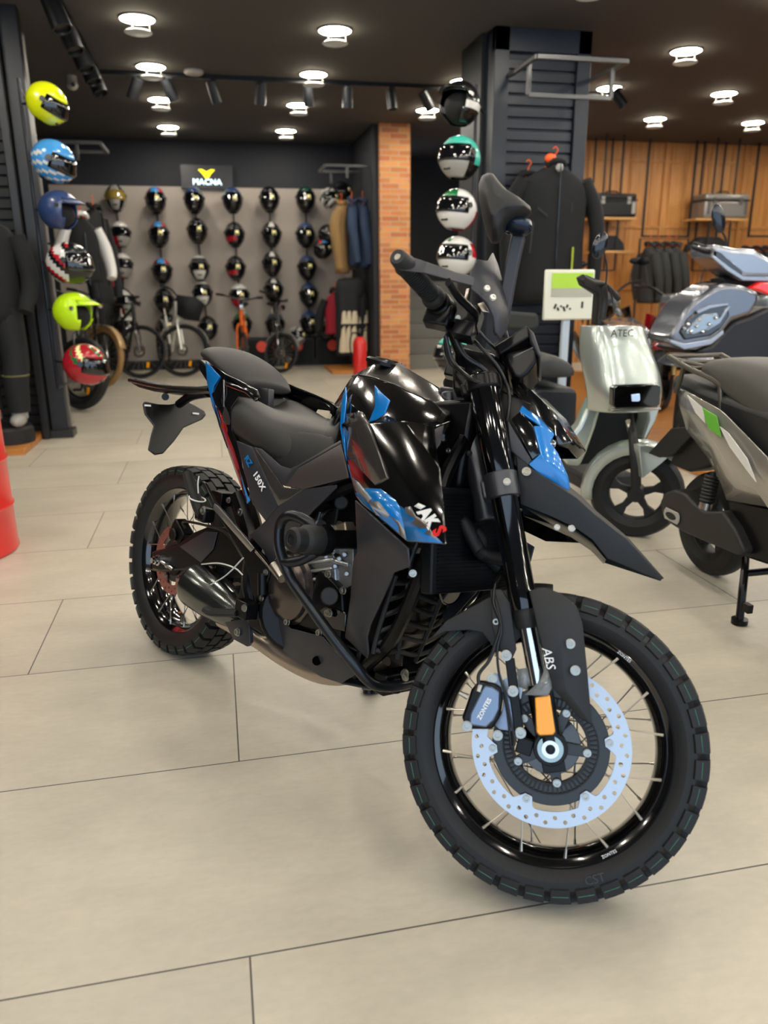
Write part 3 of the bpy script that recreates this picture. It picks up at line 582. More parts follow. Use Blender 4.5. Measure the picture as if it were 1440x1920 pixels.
# ---- handlebar
BE, BI = V3((.92, -.36, 1.06)), V3((.962, -.19, 1.066))
b = MB(); b.tube([BE, BI, (.99, -.11, 1.04), (1.02, -.05, 1.0), (1.02, .05, 1.0), (.99, .11, 1.04), mirY(BI), mirY(BE)], .0112, n=5); b.build('handlebar', BLKMET, moto, xf=st)
for s in (1, -1):
    f = (lambda p: V3(p)) if s > 0 else mirY
    def Tm(p, f=f): return st(f(p))
    d = (BI-BE).normalized()
    b = MB().lathe(BE, d, [(.0, .02), (.0175, .022), (.0195, .03), (.0175, .034), (.0178, .145), (.0215, .15), (.0235, .156), (.0235, .164), (.012, .168)], 26)
    for i in range(14): b.torus(BE+d*(.036+i*.0075), d, .0178, .0012, 20, 6)
    b.build('grip', RUBBER, moto, xf=Tm)
    b = MB().lathe(BE-d*.012, d, [(.0, .004), (.006, .004), (.007, 0), (.0135, .0), (.016, .004), (.0175, .024), (.0205, .034), (.019, .042)], 30); w_ = b.build('bar_end_weight', MATTE, moto, xf=Tm)
    bolt(BE-d*.008, -d, .0055, .004, xf=Tm)
    # hand guard arm
    b = MB(); pa = [BE+V3((.0, .012, -.002)), S(775, 492, -.35), S(830, 512, -.29), S(880, 525, -.235), S(905, 532, -.20)]
    b.rings([[p+w*V3((0, .35, 1))*.5+h*V3((.6, 0, 0)) for w, h in ((-wd_, -.01), (wd_, -.01), (wd_, .01), (-wd_, .01))] for p, wd_ in ((BE+V3((0, .01, 0)), .036), (S(790, 500, -.335), .026), (S(845, 517, -.275), .022), (S(895, 530, -.22), .022), (S(915, 540, -.2), .022))])
    b.build('handguard_arm', DGREY, moto, bevel=.006, segs=3, xf=Tm)
    hg = [S(879, 524, -.235), S(883, 508, -.235), S(895, 487, -.225), S(911, 490, -.21), S(916, 488, -.195), S(923, 474, -.165), S(932, 495, -.16), S(943, 537, -.165), S(952, 585, -.17), S(951, 617, -.175), S(937, 636, -.18), S(928, 624, -.20), S(924, 595, -.215), S(912, 568, -.225), S(897, 553, -.235), S(882, 543, -.235), S(925, 530, -.205), S(938, 580, -.2)]
    o = MB().poly(hg, [(0, 1, 2, 16, 14, 15), (2, 3, 16), (3, 4, 5, 6, 16), (6, 7, 16), (7, 8, 17, 16), (8, 9, 17), (9, 10, 11, 17), (11, 12, 13, 16, 17), (13, 14, 16)]).build('handguard_shield', DGREY, moto, solid=.005, bevel=.002, xf=Tm)
    for q_ in (S(913, 541, -.24), S(924, 558, -.24)): bolt(q_, (.3, -1, .1), .0052, .004, xf=Tm)
    # lever, perch and switch housing
    b = MB(); b.cyl(BI+d*.005, BI+d*.05, .025, seg=20); b.box(BI+d*.028+V3((.0, 0, -.022)), (.052, .04, .045)); b.build('switch_housing', BLKMET, moto, bevel=.004, xf=Tm)
    b = MB(); b.box(BI+d*.07+V3((.03, 0, .0)), (.075, .05, .042)); b.box(BI+d*.05+V3((.05, 0, -.035)), (.04, .05, .03)); b.cyl(BI+d*.05+V3((.045, 0, 0)), BI+d*.09+V3((.03, 0, 0)), .014, seg=14); b.cyl(BI+d*.07+V3((.02, 0, 0)), BI+d*.07+V3((.02, 0, .035)), .017, seg=18)
    b.tube([BI+d*.06+V3((.06, 0, 0)), BI+d*.02+V3((.075, 0, -.004)), BI-d*.06+V3((.07, 0, -.006)), BI-d*.13+V3((.075, 0, -.006))], .006, sq=1.4); b.build('brake_lever' if s > 0 else 'clutch_lever', BLKMET, moto, bevel=.001, xf=Tm)
    for k_ in range(3):
        bolt(BI+d*(.045+.018*k_)+V3((.032, -.004, -.012+.006*k_)), (.2, -1, -.2), .0045, .004, xf=Tm)
b = MB(); b.cyl(b1(355, 620, -.19), b1(330, 740, -.19), .006, seg=12); b.build('adjuster_pin', STEEL, moto, xf=st)
pan('perch_cover', STEEL, [b1(450, 780, -.15), b1(520, 760, -.15), b1(590, 880, -.15), b1(500, 870, -.15)], t=.006, steer=True, both=False)
# ---- mirror on the right
stem = MB(); stem.rings([[S(u, v, y)+V3((a_, b_, 0)) for a_, b_ in ((-.013, -.013), (.013, -.013), (.013, .013), (-.013, .013))] for u, v, y in ((936, 628, -.14), (948, 565, -.155), (960, 500, -.175), (973, 440, -.2))]); 
mst = stem.build('mirror_stem', DGREY, moto, bevel=.004, xf=st)
kn = MB(); kn.ell(S(970, 424, -.225), (.030, .026, .017)); kn.cyl(S(950, 426, -.225), S(992, 424, -.2), .014, seg=18); kn.build('mirror_joint', mat('blue_black_metal', '28323f', .25, .7), mst, xf=st, bevel=.004)
mo = [(897, 345), (903, 330), (915, 324), (925, 326), (937, 342), (950, 356), (973, 370), (995, 388), (997, 397), (985, 407), (968, 414), (950, 425), (942, 440), (934, 452), (922, 452), (914, 438), (905, 408), (898, 372)]
back = [S(u, v, -.235) for u, v in mo]; cm = sum(back, V3())/len(back)
b = MB(); dirn = V3((-.8, -.25, .0))
nrm = V3((-.004, .034, .004))
def scl(f, off): return [cm+(p-cm)*f+off for p in back]
cq = S(923, 408, -.235); cl = lambda f, off: [cq+(p-cq)*f+off for p in back]
b.rings([cl(.35, nrm*-1.5), cl(.70, nrm*-1.15), cl(.80, nrm*-.95), cl(.985, nrm*-.1), scl(1.0, nrm*.1), scl(.985, nrm*.5), scl(.95, nrm*.6)]); b.build('mirror_shell', MATTE, mst, xf=st, bevel=.003)
b = MB(); b.rings([scl(.93, nrm*.61), scl(.93, nrm*.66)]); b.build('mirror_glass', CHROME, mst, xf=st)
# ---- cables at the head
for i, pts in enumerate(([(850, 600, -.12), (835, 640, -.12), (845, 680, -.1), (880, 700, -.06), (905, 730, -.03)], [(870, 620, -.1), (900, 650, -.1), (935, 690, -.08), (955, 740, -.07), (950, 790, -.07)], [(845, 615, -.13), (870, 665, -.12), (905, 690, -.11), (930, 720, -.09)], [(880, 600, -.1), (915, 640, -.08), (940, 665, -.05), (960, 700, -.06)], [(835, 630, -.14), (850, 680, -.12), (893, 715, -.13), (925, 700, -.1)])):
    MB().tube([S(*p) for p in pts], .0036 if i % 2 else .0048, seg=8).build('cable', CABLE, moto, xf=st)
MB().rings([[V3((x_, y_, z_)) for x_, y_ in ((x0, -w), (x1, -w), (x1, w), (x0, w))] for z_, x0, x1, w in ((.93, 1.02, 1.12, .075), (1.0, 1.0, 1.12, .075), (1.03, 1.0, 1.08, .06))]).build('handlebar_riser', BLKMET, moto, bevel=.006, xf=st)
# ---------------------------------------------------------------- body of the motorcycle
# tank: half cage (near side, y<0), mirrored
def cage(name, m, P, F, sub=0, solid=.004, bevel=.002, parent=None, smooth=True):
    P = [V3(p) for p in P]; n = len(P); b = MB(); V = P+[mirY(p) for p in P]
    b.poly(V, list(F)+[tuple(i+n for i in reversed(f)) for f in F])
    return b.build(name, m, parent or moto, merge=True, sub=sub, solid=solid, bevel=bevel, offset=-1)
Pk = {'c0': B(600, 815, 0), 'c1': B(622, 765, 0), 'c2': B(658, 708, 0), 'c3': B(700, 686, 0), 'c4': B(745, 683, 0), 'c5': B(800, 716, 0), 'c6': B(845, 752, 0),
 'e1': B(628, 770, -.08), 'e2': B(671, 704, -.075), 'e3': B(696, 708, -.085), 'e4': B(738, 722, -.09), 'e5': B(800, 750, -.075), 'e6': B(836, 762, -.05),
 's0': B(596, 838, -.07), 's1': B(641, 797, -.150), 's2': B(645, 745, -.125), 's3': B(672, 770, -.165), 's4': B(693, 794, -.172), 's5': B(760, 790, -.165), 's6': B(815, 800, -.12), 's7': B(846, 789, -.085), 's8': B(842, 768, -.055),
 'l0': B(592, 865, -.10), 'l1': B(640, 850, -.150)}
for k in list(Pk):
    if k[0] == 'c': Pk[k].y = 0
N_ = list(Pk); I_ = {k: i for i, k in enumerate(N_)}; f_ = lambda *a: tuple(I_[x] for x in a)
cage('fuel_tank', GLOSS, [Pk[k] for k in N_], [f_('c0', 'c1', 'e1', 's0'), f_('c1', 'c2', 'e2', 'e1'), f_('e1', 'e2', 's2'), f_('s0', 'e1', 's2', 's1'), f_('e2', 'e3', 's3', 's2'), f_('s2', 's3', 's1'), f_('e3', 'e4', 's4', 's3'), f_('e4', 'e5', 's5', 's4'), f_('e5', 'e6', 's8', 's6'), f_('e5', 's6', 's5'), f_('s6', 's8', 's7'), f_('s0', 's1', 'l1', 'l0')], bevel=.006)
cage('tank_cover', GREYM, [Pk[k]+V3((0, 0, .003)) if k[0] != 'c' else Pk[k]+V3((0, 0, .004)) for k in ('c2', 'c3', 'c4', 'c5', 'c6', 'e2', 'e3', 'e4', 'e5', 'e6')], [(0, 1, 6, 5), (1, 2, 7, 6), (2, 3, 8, 7), (3, 4, 9, 8)], bevel=.003)
b = MB(); tc_ = B(738, 690, 0)+V3((-.03, 0, .004)); b.lathe(tc_, (.12, 0, 1), [(.0, .0), (.05, 0), (.05, .008), (.044, .012), (.03, .010), (.028, .016), (0, .017)], 30)
fc = b.build('fuel_cap', BLKMET, moto)
for i in range(6): bolt(tc_+V3((.04*math.cos(i*1.05+.3), .04*math.sin(i*1.05+.3), .007)), (.12, 0, 1), .0045, .004, parent=fc)
# tank shroud (wing) with its facets
W_ = [(641, 797, -.166), (654, 868, -.178), (667, 929, -.190), (680, 945, -.195), (765, 1016, -.235), (837, 1021, -.250), (825, 876, -.205), (809, 860, -.165), (825, 831, -.13), (846, 789, -.098), (815, 800, -.128), (760, 790, -.172), (693, 794, -.186), (728, 892, -.212), (751, 926, -.222), (672, 770, -.170)]
P = [B(*p) for p in W_]
pan('tank_shroud', GLOSS, P, [(0, 15, 12), (0, 12, 13, 1), (1, 13, 14, 2), (2, 14, 4, 3), (4, 14, 5), (14, 6, 5), (13, 11, 6, 14), (12, 11, 13), (11, 10, 8, 7, 6), (10, 9, 8)], t=.005, bevel=.003)
pan('shroud_inset', DGREY, [B(778, 823, -.165), B(812, 806, -.131), B(833, 797, -.115), B(826, 832, -.137), B(806, 860, -.168), B(808, 866, -.178)], t=.003)
pan('tank_fin', GREYM, [B(651, 776, -.158), B(680, 772, -.178), B(694, 798, -.192), B(729, 897, -.218), B(706, 911, -.205), B(652, 856, -.184), B(668, 800, -.186)], [(0, 1, 2, 6), (2, 3, 4, 6), (6, 4, 5), (0, 6, 5)], t=.006, bevel=.003)
pan('tank_stripe', BLUE, [B(649, 725, -.12), B(650, 745, -.14), B(645, 800, -.170), B(650, 865, -.182), B(645, 840, -.178), B(638, 800, -.164), B(642, 750, -.14)], t=.004)
pan('tank_flash', BLUE, [B(703, 722, -.168), B(712, 733, -.172), B(731, 751, -.176), B(722, 776, -.179), B(706, 787, -.179), B(692, 792, -.176), B(704, 762, -.172)], t=.004)
def dec(name, m, pts, base, off=.0016, both=True):
    'a thin painted graphic laid on the plane of three panel corners'
    a, b_, c = [B(*q) for q in base]; n = (b_-a).cross(c-a).normalized()
    if n.y > 0: n = -n
    P = []
    for u, v in pts:
        # meet the ray with the plane in bike frame
        p0 = B(u, v, -.10); p1 = B(u, v, -.26); d = p1-p0; t = n.dot(a-p0)/n.dot(d); P.append(p0+d*t+n*off)
    for s in ((1, -1) if both else (1,)):
        MB().poly([V3((p.x, p.y*s, p.z)) for p in P], [tuple(range(len(P)))]).build(name, m, moto, solid=.001)
    return P, n
lowf = (W_[2], W_[14], W_[4]); tipf = (W_[4], W_[14], W_[5]); topf = (W_[14], W_[6], W_[5]); midf = (W_[1], W_[13], W_[14])
lo, _ = dec('shroud_graphic', BLUE, [(668, 925), (684, 915), (716, 917), (744, 938), (751, 950), (765, 1012), (681, 943)], lowf, .0022)
dec('shroud_graphic', BLUE, [(751, 948), (790, 975), (832, 1019), (766, 1014)], tipf, .0024)
dec('shroud_graphic', BLUE, [(653, 870), (662, 878), (693, 903), (716, 918), (684, 922), (668, 925)], midf, .0022)
dec('shroud_lettering', SILVD, [(664, 896), (676, 905), (700, 935), (692, 943), (670, 920)], lowf, .0036)
dec('shroud_lettering', SILVD, [(694, 942), (712, 940), (733, 966), (728, 972), (700, 952), (716, 968), (708, 966)], lowf, .0036)
dec('shroud_lettering', SILVD, [(735, 968), (751, 978), (762, 996), (764, 1013), (752, 1002), (750, 986)], lowf, .0036)
dec('shroud_lettering', SILVD, [(762, 952), (772, 950), (782, 968), (800, 978), (818, 1006), (828, 1016), (800, 1000), (806, 992), (786, 990), (774, 980), (782, 974), (764, 962)], tipf, .0038)
pA, nT = dec('shroud_lettering', WHITE, [(778, 950), (786, 944), (800, 950), (790, 956)], topf, .002)
def on_face(u, v, base, off):
    a, b_, c = [B(*q) for q in base]; n = (b_-a).cross(c-a).normalized()
    if n.y > 0: n = -n
    p0 = B(u, v, -.1); d = B(u, v, -.26)-p0; return p0+d*(n.dot(a-p0)/n.dot(d))+n*off
for ch, u, v, m in (('A', 797, 962, WHITE), ('K', 808, 977, WHITE), ('S', 823, 995, REDP)):
    text('shroud_lettering', ch, on_face(u, v, topf, .003), on_face(u+9, v+14, topf, .003)-on_face(u, v, topf, .003), on_face(u+14, v-8, topf, .003)-on_face(u, v, topf, .003), .036, m, moto, shear=.3, bold=.0018, depth=.0014)
# matte lower shroud
L = [(667, 937, -.178), (681, 949, -.186), (766, 1028, -.215), (769, 1063, -.205), (739, 1074, -.185), (731, 1095, -.176), (696, 1171, -.150), (690, 1194, -.142), (693, 1223, -.132), (690, 1235, -.130), (648, 1195, -.135), (658, 1124, -.150), (663, 1050, -.162), (671, 1035, -.166), (683, 985, -.186), (662, 1165, -.148)]
P = [B(*p) for p in L]
pan('radiator_shroud', DGREY, P, [(0, 1, 14, 13), (1, 2, 3, 4, 14), (14, 4, 5, 6, 11, 12, 13), (6, 7, 15, 11), (7, 8, 9, 15), (9, 10, 15), (10, 11, 15)], t=.006, bevel=.003)
# seats
def V_(p, y=None): q = V3(p); q.y = q.y if y is None else y; return q
def loft_seat(name, m, secs):
    R = []
    for x, half in secs:
        h = [V3((x, -y, z)) for y, z in half]; h.append(V3((x, -half[-1][0]*.4, half[-1][1]-.008))); R.append(h+[mirY(p) for p in reversed(h[1:])])
    def cap(r, q, f, o):
        c = sum(r, V3())/len(r); d = c-sum(q, V3())/len(q); return [c+(p-c)*f+d.normalized()*o for p in r]
    R = [cap(R[0], R[1], .75, .008), cap(R[0], R[1], .97, .004)]+R+[cap(R[-1], R[-2], .97, .004), cap(R[-1], R[-2], .75, .010)]
    b = MB(); b.rings(R); return b.build(name, m, moto, sub=2)
loft_seat('rider_seat', VINYL, [(.29, [(0, .835), (.05, .85), (.085, .872), (.130, .865), (.138, .81), (.140, .765)]), (.36, [(0, .832), (.05, .843), (.09, .862), (.138, .845), (.148, .795), (.148, .745)]), (.45, [(0, .828), (.05, .832), (.09, .836), (.142, .822), (.154, .775), (.152, .728)]),
 (.55, [(0, .824), (.045, .826), (.085, .826), (.136, .808), (.150, .762), (.148, .706)]), (.62, [(0, .818), (.035, .820), (.065, .818), (.105, .806), (.136, .755), (.138, .695)]), (.68, [(0, .81), (.025, .812), (.045, .81), (.07, .80), (.095, .765), (.10, .735)])])
pan('seat_pan', MATTE, [B(436, 790, -.125), B(470, 800, -.12), B(600, 815, -.10), B(640, 828, -.12), B(562, 876, -.135), B(546, 886, -.135), B(492, 850, -.13), B(444, 832, -.13)], t=.01)
loft_seat('pillion_seat', VINYLD, [(.0, [(0, .99), (.03, .987), (.055, .975), (.065, .955)]), (.05, [(0, .995), (.05, .990), (.09, .976), (.098, .948)]), (.12, [(0, .995), (.06, .988), (.105, .968), (.113, .935)]), (.19, [(0, .975), (.065, .966), (.112, .948), (.120, .912)]), (.245, [(0, .945), (.065, .937), (.108, .922), (.115, .898)]), (.285, [(0, .912), (.055, .908), (.088, .900), (.093, .885)])])
# tail body
T_ = [(388, 684, -.09), (405, 687, -.105), (424, 700, -.115), (455, 716, -.125), (484, 732, -.13), (488, 746, -.135), (470, 748, -.138), (448, 745, -.138), (434, 764, -.142), (436, 808, -.144), (446, 828, -.147), (470, 930, -.152), (464, 944, -.147), (450, 905, -.140), (412, 800, -.120), (394, 735, -.104)]
P = [B(*p) for p in T_]
pan('tail_panel', GLOSS, P, [(0, 1, 2, 7, 15), (2, 3, 6, 7), (3, 4, 5, 6), (7, 8, 15), (8, 9, 14, 15), (9, 10, 14), (10, 11, 13, 14), (11, 12, 13)], t=.006, bevel=.003)
pan('tail_stripe', BLUE, [B(386, 677, -.095), B(392, 683, -.1), B(413, 706, -.116), B(401, 724, -.113), B(398, 740, -.110), B(414, 790, -.125), B(469, 938, -.153), B(464, 945, -.148), B(440, 868, -.136), B(399, 762, -.112), B(389, 718, -.103)], [(0, 1, 2, 3, 10), (3, 4, 9, 10), (4, 5, 8, 9), (5, 6, 7, 8)], t=.004)
pan('tail_pinstripe', SILVD, [B(419, 712, -.125), B(421, 713, -.125), B(421, 764, -.135), B(419, 762, -.135)], t=.002, bevel=0)
pan('seat_bracket', DGREY, [B(485, 727, -.02), B(509, 730, -.02), B(508, 769, -.02), B(494, 763, -.02)], t=.02, both=False)
for q in ([(426, 716), (470, 731), (482, 748), (480, 754), (462, 738), (424, 724)]  ,):
    pan('grab_rail', GLOSS, [B(u, v, -.134) for u, v in q], t=.012, bevel=.004)
b = MB(); R = []
for x_, z_, w_, h_ in ((-.02, .945, .05, .03), (.12, .915, .085, .05), (.28, .87, .10, .07), (.33, .80, .10, .07), (.62, .73, .09, .06)):
    R.append([V3((x_, y, z)) for y, z in ((-w_, z_-h_), (w_, z_-h_), (w_, z_), (-w_, z_))])
b.rings(R).build('seat_subframe', BLKMET, moto, bevel=.005)
# side covers
pan('side_cover', DGREY, [B(444, 826, -.147), B(474, 838, -.15), B(523, 948, -.158), B(499, 977, -.158), B(474, 945, -.154)], t=.005, bevel=.002)
pan('side_cover_crease', GREYM, [B(474, 838, -.151), B(480, 839, -.151), B(532, 913, -.160), B(571, 917, -.160), B(523, 949, -.161)], [(0, 1, 2, 4), (2, 3, 4)], t=.005, bevel=.002)
pan('side_cover_upper', DGREY, [B(479, 839, -.150), B(492, 842, -.150), B(527, 873, -.150), B(546, 879, -.150), B(562, 872, -.150), B(640, 826, -.148), B(641, 832, -.152), B(560, 878, -.156), B(536, 912, -.160), B(531, 910, -.160)], t=.006)
pan('side_cover_upper', BRONZE, [B(536, 912, -.161), B(560, 878, -.158), B(641, 832, -.155), B(655, 896, -.165), B(571, 917, -.162)], t=.005)
pan('side_cover_lower', DGREY, [B(499, 977, -.156), B(523, 949, -.159), B(571, 917, -.160), B(632, 909, -.158), B(632, 915, -.156), B(587, 959, -.152), B(545, 1010, -.148), B(508, 1058, -.146), B(495, 1032, -.148), B(469, 1003, -.148)], t=.005)
b0 = B(481, 892, -.1575); xd = B(498, 923, -.1575)-B(464, 858, -.1555); yd = B(492, 886, -.1575)-B(478, 896, -.1575)
text('side_lettering', 'RZ', B(467, 864, -.1565)-V3((0, .004, 0)), xd, yd, .027, BLUE, moto, shear=.2, spacing=.95, bold=.0008)
text('side_lettering', '150X', B(487, 901, -.1585)-V3((0, .0035, 0)), xd, yd, .026, WHITE, moto, shear=.2, spacing=1.12, bold=.001)
# rear rack, plate holder
b = MB()
b.prism([B(u, v, -.05) for u, v in ((243, 712), (252, 709), (300, 722), (318, 729), (393, 722), (393, 733), (351, 737), (316, 736), (287, 734), (258, 726), (246, 719))], (0, .1, 0))
b.build('tail_rack', MATTE, moto, bevel=.005)
for s in (-1, 1): MB().tube([B(243, 713, s*.06), B(300, 725, s*.08), B(392, 730, s*.06)], .007).build('rack_tube', BLKMET, moto)
b = MB(); b.tube([B(392, 735, 0), B(360, 742, 0), B(335, 758, 0)], [.018, .016, .014]); b.cyl(B(310, 744, -.06), B(310, 744, .06), .012); b.build('plate_arm', BLKMET, moto)
pb = [(268, 757), (272, 752), (297, 757), (318, 758), (351, 752), (367, 760), (384, 770), (387, 778), (380, 786), (345, 802), (328, 826), (307, 850), (291, 853), (278, 843), (284, 815), (289, 798), (272, 776)]
nn = V3((-.75, 0, -.35)).normalized()
def PH(u, v):   # plane facing rearwards, tilted
    pr = MW @ nn; p0 = MO+MW @ B(330, 790, 0); w = hit(u, v, pr, pr.dot(p0)); return MW.transposed() @ (w-MO)
MB().prism([PH(u, v) for u, v in pb], nn*.008).build('plate_holder', mat('plate_black', '060607', .45), moto, bevel=.004)
for u, v in ((276, 761), (366, 776)): MB().prism([PH(u-6, v-2)-nn*.002, PH(u+6, v-1)-nn*.002, PH(u+6, v+2)-nn*.002, PH(u-6, v+1)-nn*.002], -nn*.002).build('plate_lamp', WHITE, moto)
# rear hugger, swingarm, axle
b = MB(); pts = [(284, 1034), (300, 1030), (332, 1020), (362, 998), (386, 988), (424, 988), (440, 998), (456, 1032), (470, 1060), (475, 1090), (440, 1075), (410, 1062), (376, 1060), (345, 1069), (300, 1072), (284, 1068)]
b.prism([B(u, v, -.105) for u, v in pts], (0, .022, 0)); b.build('swingarm', BLKMET, moto, bevel=.006)
b = MB(); b.prism([mirY(B(u, v, -.105)) for u, v in pts], (0, -.022, 0)); b.box((.45, 0, .31), (.08, .2, .06)); b.build('swingarm', BLKMET, moto, bevel=.006)
pan('swingarm_inset', DGREY, [B(337, 1025, -.107), B(386, 996, -.107), B(408, 998, -.107), B(400, 1030, -.107), B(377, 1055, -.107)], t=.003, both=False)
b = MB(); c_ = V3((0, -.105, .305)); b.lathe(c_, (0, -1, 0), [(.0, 0), (.017, .0), (.017, .012), (.013, .014), (.013, .022), (.009, .024), (.009, .032), (.0, .032)], 20); b.build('axle_nut', CHROME, moto)
b = MB(); b.cyl(c_+V3((.015, -.005, 0)), c_+V3((.09, -.005, -.005)), .005, seg=10); b.lathe(c_+V3((.05, -.005, -.002)), (1, 0, 0), [(0, 0), (.009, 0), (.009, .012), (0, .012)], 6); b.build('chain_adjuster', STEEL, moto)
b = MB(); q0 = V3((.06, -.078, .41)); b.box(q0, (.075, .04, .05), Matrix.Rotation(.5, 3, 'Y')); b.cyl(q0+V3((-.01, -.02, -.01)), q0+V3((-.01, -.03, -.01)), .02, seg=18); b.build('rear_brake_caliper', BLKMET, moto, bevel=.004)
b = MB(); b.tube([q0+V3((.03, -.01, .02)), B(345, 978, -.1), B(385, 985, -.11), B(425, 1000, -.12), B(456, 1046, -.13)], .004); b.build('rear_brake_hose', CABLE, moto)
b = MB(); secs = []
for i in range(11):
    a = math.radians(5+42*i/10); r = .322
    secs.append([V3((rr*math.cos(a), y, .305+rr*math.sin(a))) for y, rr in ((-.075, r-.035), (-.07, r-.01), (-.04, r), (.04, r), (.07, r-.01), (.075, r-.035))])
b.rings(secs, close=False, cap=False); b.build('rear_hugger', MATTE, moto, solid=.004)
b = MB(); b.box(B(420, 935, -.06), (.05, .05, .04)); b.build('hugger_bracket', BLKMET, moto, bevel=.003)
bolt(B(451, 960, -.12), (0, -1, 0), .009, .006); bolt(B(429, 938, -.09), (0, -1, 0), .007, .005)
b = MB(); b.tube([B(450, 930, -.03), B(470, 990, -.03), B(480, 1060, -.03)], .035); b.build('shock_absorber', BLKMET, moto)
# passenger peg hanger, heel plate
hp = [(376, 901), (383, 905), (400, 940), (408, 950), (475, 1028), (480, 1033), (504, 1062), (504, 1080), (487, 1128), (480, 1131), (472, 1110), (460, 1060), (452, 1038), (401, 955), (397, 938)]
MB().prism([B(u, v, -.165) for u, v in hp], (0, .012, 0)).build('peg_hanger', BLKMET, moto, bevel=.003)
pan('hanger_face', mat('brushed_hanger', 'a09c96', .3, .8), [B(402, 944, -.168), B(408, 948, -.168), B(477, 1027, -.168), B(470, 1035, -.168), B(400, 955, -.168)], t=.002, both=False)
pan('hanger_edge', STEEL, [B(479, 1031, -.168), B(505, 1062, -.168), B(506, 1068, -.168), B(478, 1036, -.168)], t=.002, both=False)
MB().prism([mirY(B(u, v, -.165)) for u, v in hp], (0, -.012, 0)).build('peg_hanger', BLKMET, moto, bevel=.003)
for u, v in ((499, 1073), (491, 1122)): bolt(B(u, v, -.168), (0, -1, 0), .007, .005)
b = MB(); b.tube([B(352, 888, -.17), B(360, 915, -.175), B(372, 950, -.18), B(382, 975, -.175)], [.016, .017, .018, .012], sq=.8); b.build('passenger_peg', RUBBER, moto)
b = MB(); b.box(B(384, 965, -.17), (.05, .04, .04)); b.build('peg_mount', BLKMET, moto, bevel=.008); bolt(B(381, 957, -.195), (0, -1, 0), .010, .006)
b = MB(); b.torus(B(370, 935, -.178), V3((.2, 0, 1)), .023, .0022, 24, 6); b.tube([B(372, 925, -.2), B(371, 907, -.2), B(373, 893, -.2)], .002, n=2); b.build('zip_tie', ZIP, moto)
b = MB(); b.tube([B(378, 1058, -.15), B(410, 1056, -.2), B(440, 1065, -.2), B(455, 1078, -.19)], .002); b.tube([B(395, 1096, -.21), B(425, 1078, -.21), B(456, 1046, -.21)], .0028, n=3, sq=.5); b.build('zip_tie', ZIP, moto)
# rider peg and lower hanger
b = MB(); b.tube([B(384, 1142, -.235), B(400, 1148, -.225), B(448, 1149, -.20)], [.014, .018, .018], sq=.6); b.build('rider_peg', RUBBER, moto)
b = MB(); b.box(B(462, 1142, -.19), (.05, .04, .045)); b.tube([B(470, 1140, -.17), B(490, 1125, -.15), B(500, 1090, -.14)], .012); b.build('peg_mount', BLKMET, moto, bevel=.008); bolt(B(459, 1140, -.215), (0, -1, 0), .008, .005)
pan('heel_plate', DGREY, [B(u, v, -.15) for u, v in ((425, 1166), (462, 1160), (470, 1165), (472, 1205), (466, 1212), (440, 1198))], t=.012, both=True); bolt(B(446, 1185, -.16), (0, -1, 0), .009, .006)
MB().box(B(495, 1160, -.13), (.08, .05, .06)).build('brake_pedal_mount', BLKMET, moto, bevel=.006); MB().cyl(B(492, 1075, -.17), B(492, 1115, -.17), .012).build('brake_light_switch', BLKMET, moto)
MB().cyl(B(515, 1062, -.16), B(530, 1085, -.17), .016, .012).build('frame_bolt_spacer', STEEL, moto); MB().tube([B(474, 1180, -.14), B(490, 1192, -.14), B(508, 1192, -.14)], .006, n=2).build('brake_pedal_linkage', STEEL, moto)
# silencer and exhaust
b = MB(); b.lathe(B(372, 1098, -.105), B(470, 1168, -.105)-B(372, 1098, -.105), [(.0, .0), (.05, .0), (.066, -.008), (.068, .005), (.064, .10), (.050, .19), (.034, .25), (0, .25)], 40); b.build('silencer', MUFF, moto, bevel=.001)
b = MB(); b.tube([B(418, 1160, -.1), B(480, 1195, -.085), B(540, 1235, -.07), B(600, 1262, -.06), B(660, 1262, -.05), B(720, 1230, -.02)], .026, seg=14); b.tube([B(440, 1110, -.06), B(500, 1140, -.05)], .03, seg=14); b.build('exhaust_pipe', RUST, moto)
# ---- engine
eng = MB()
def bxp(b, u, v, y, sz, rot=0): b.box(V_(B(u, v, y), y), sz, Matrix.Rotation(rot, 3, 'Y'))
bxp(eng, 560, 1110, -.02, (.26, .20, .18), .1); bxp(eng, 620, 1120, -.02, (.22, .20, .20)); bxp(eng, 655, 1210, -.02, (.24, .16, .08)); eng.cyl(B(560, 1150, -.10), B(560, 1150, .05), .1, seg=24)
engo = eng.build('engine', BLKMET, moto, bevel=.010)
cc_ = B(550, 1102, -.12)
MB().lathe(cc_, (0, -1, 0), [(.0, 0), (.092, 0), (.092, .010), (.083, .014), (.080, .026), (.062, .037), (.030, .043), (0, .044)], 44).build('clutch_cover', mat('bronze_black_cover', '625a56', .24, .85), engo)
pan('engine_side_cover', BLKMET, [B(u, v, -.118) for u, v in ((600, 1078), (612, 1068), (650, 1110), (652, 1150), (645, 1200), (610, 1190), (565, 1172), (590, 1140))], t=.03, both=False, parent=engo, bevel=.005)
MB().cyl(B(618, 1118, -.13), B(618, 1118, -.16), .021, seg=26).build('oil_filler_cap', RUBBER, engo, bevel=.003)
MB().prism([B(u, v, -.135) for u, v in ((596, 1145), (608, 1137), (632, 1140), (648, 1150), (646, 1185), (608, 1178))], (0, .02, 0)).build('sensor_cover', GLOSS, engo, bevel=.003)
for u, v in ((617, 1076), (645, 1107), (616, 1149), (600, 1186), (540, 1166), (619, 1150)): bolt(B(u, v, -.142), (0, -1, 0), .0075, .008, parent=engo)
b = MB(); bxp(b, 640, 1050, -.04, (.13, .16, .16), -.35); 
for i in range(6): bxp(b, 632+i*3, 1085-i*16, -.04, (.15, .18, .008), -.35)
b.build('cylinder', ALU, engo, bevel=.004)
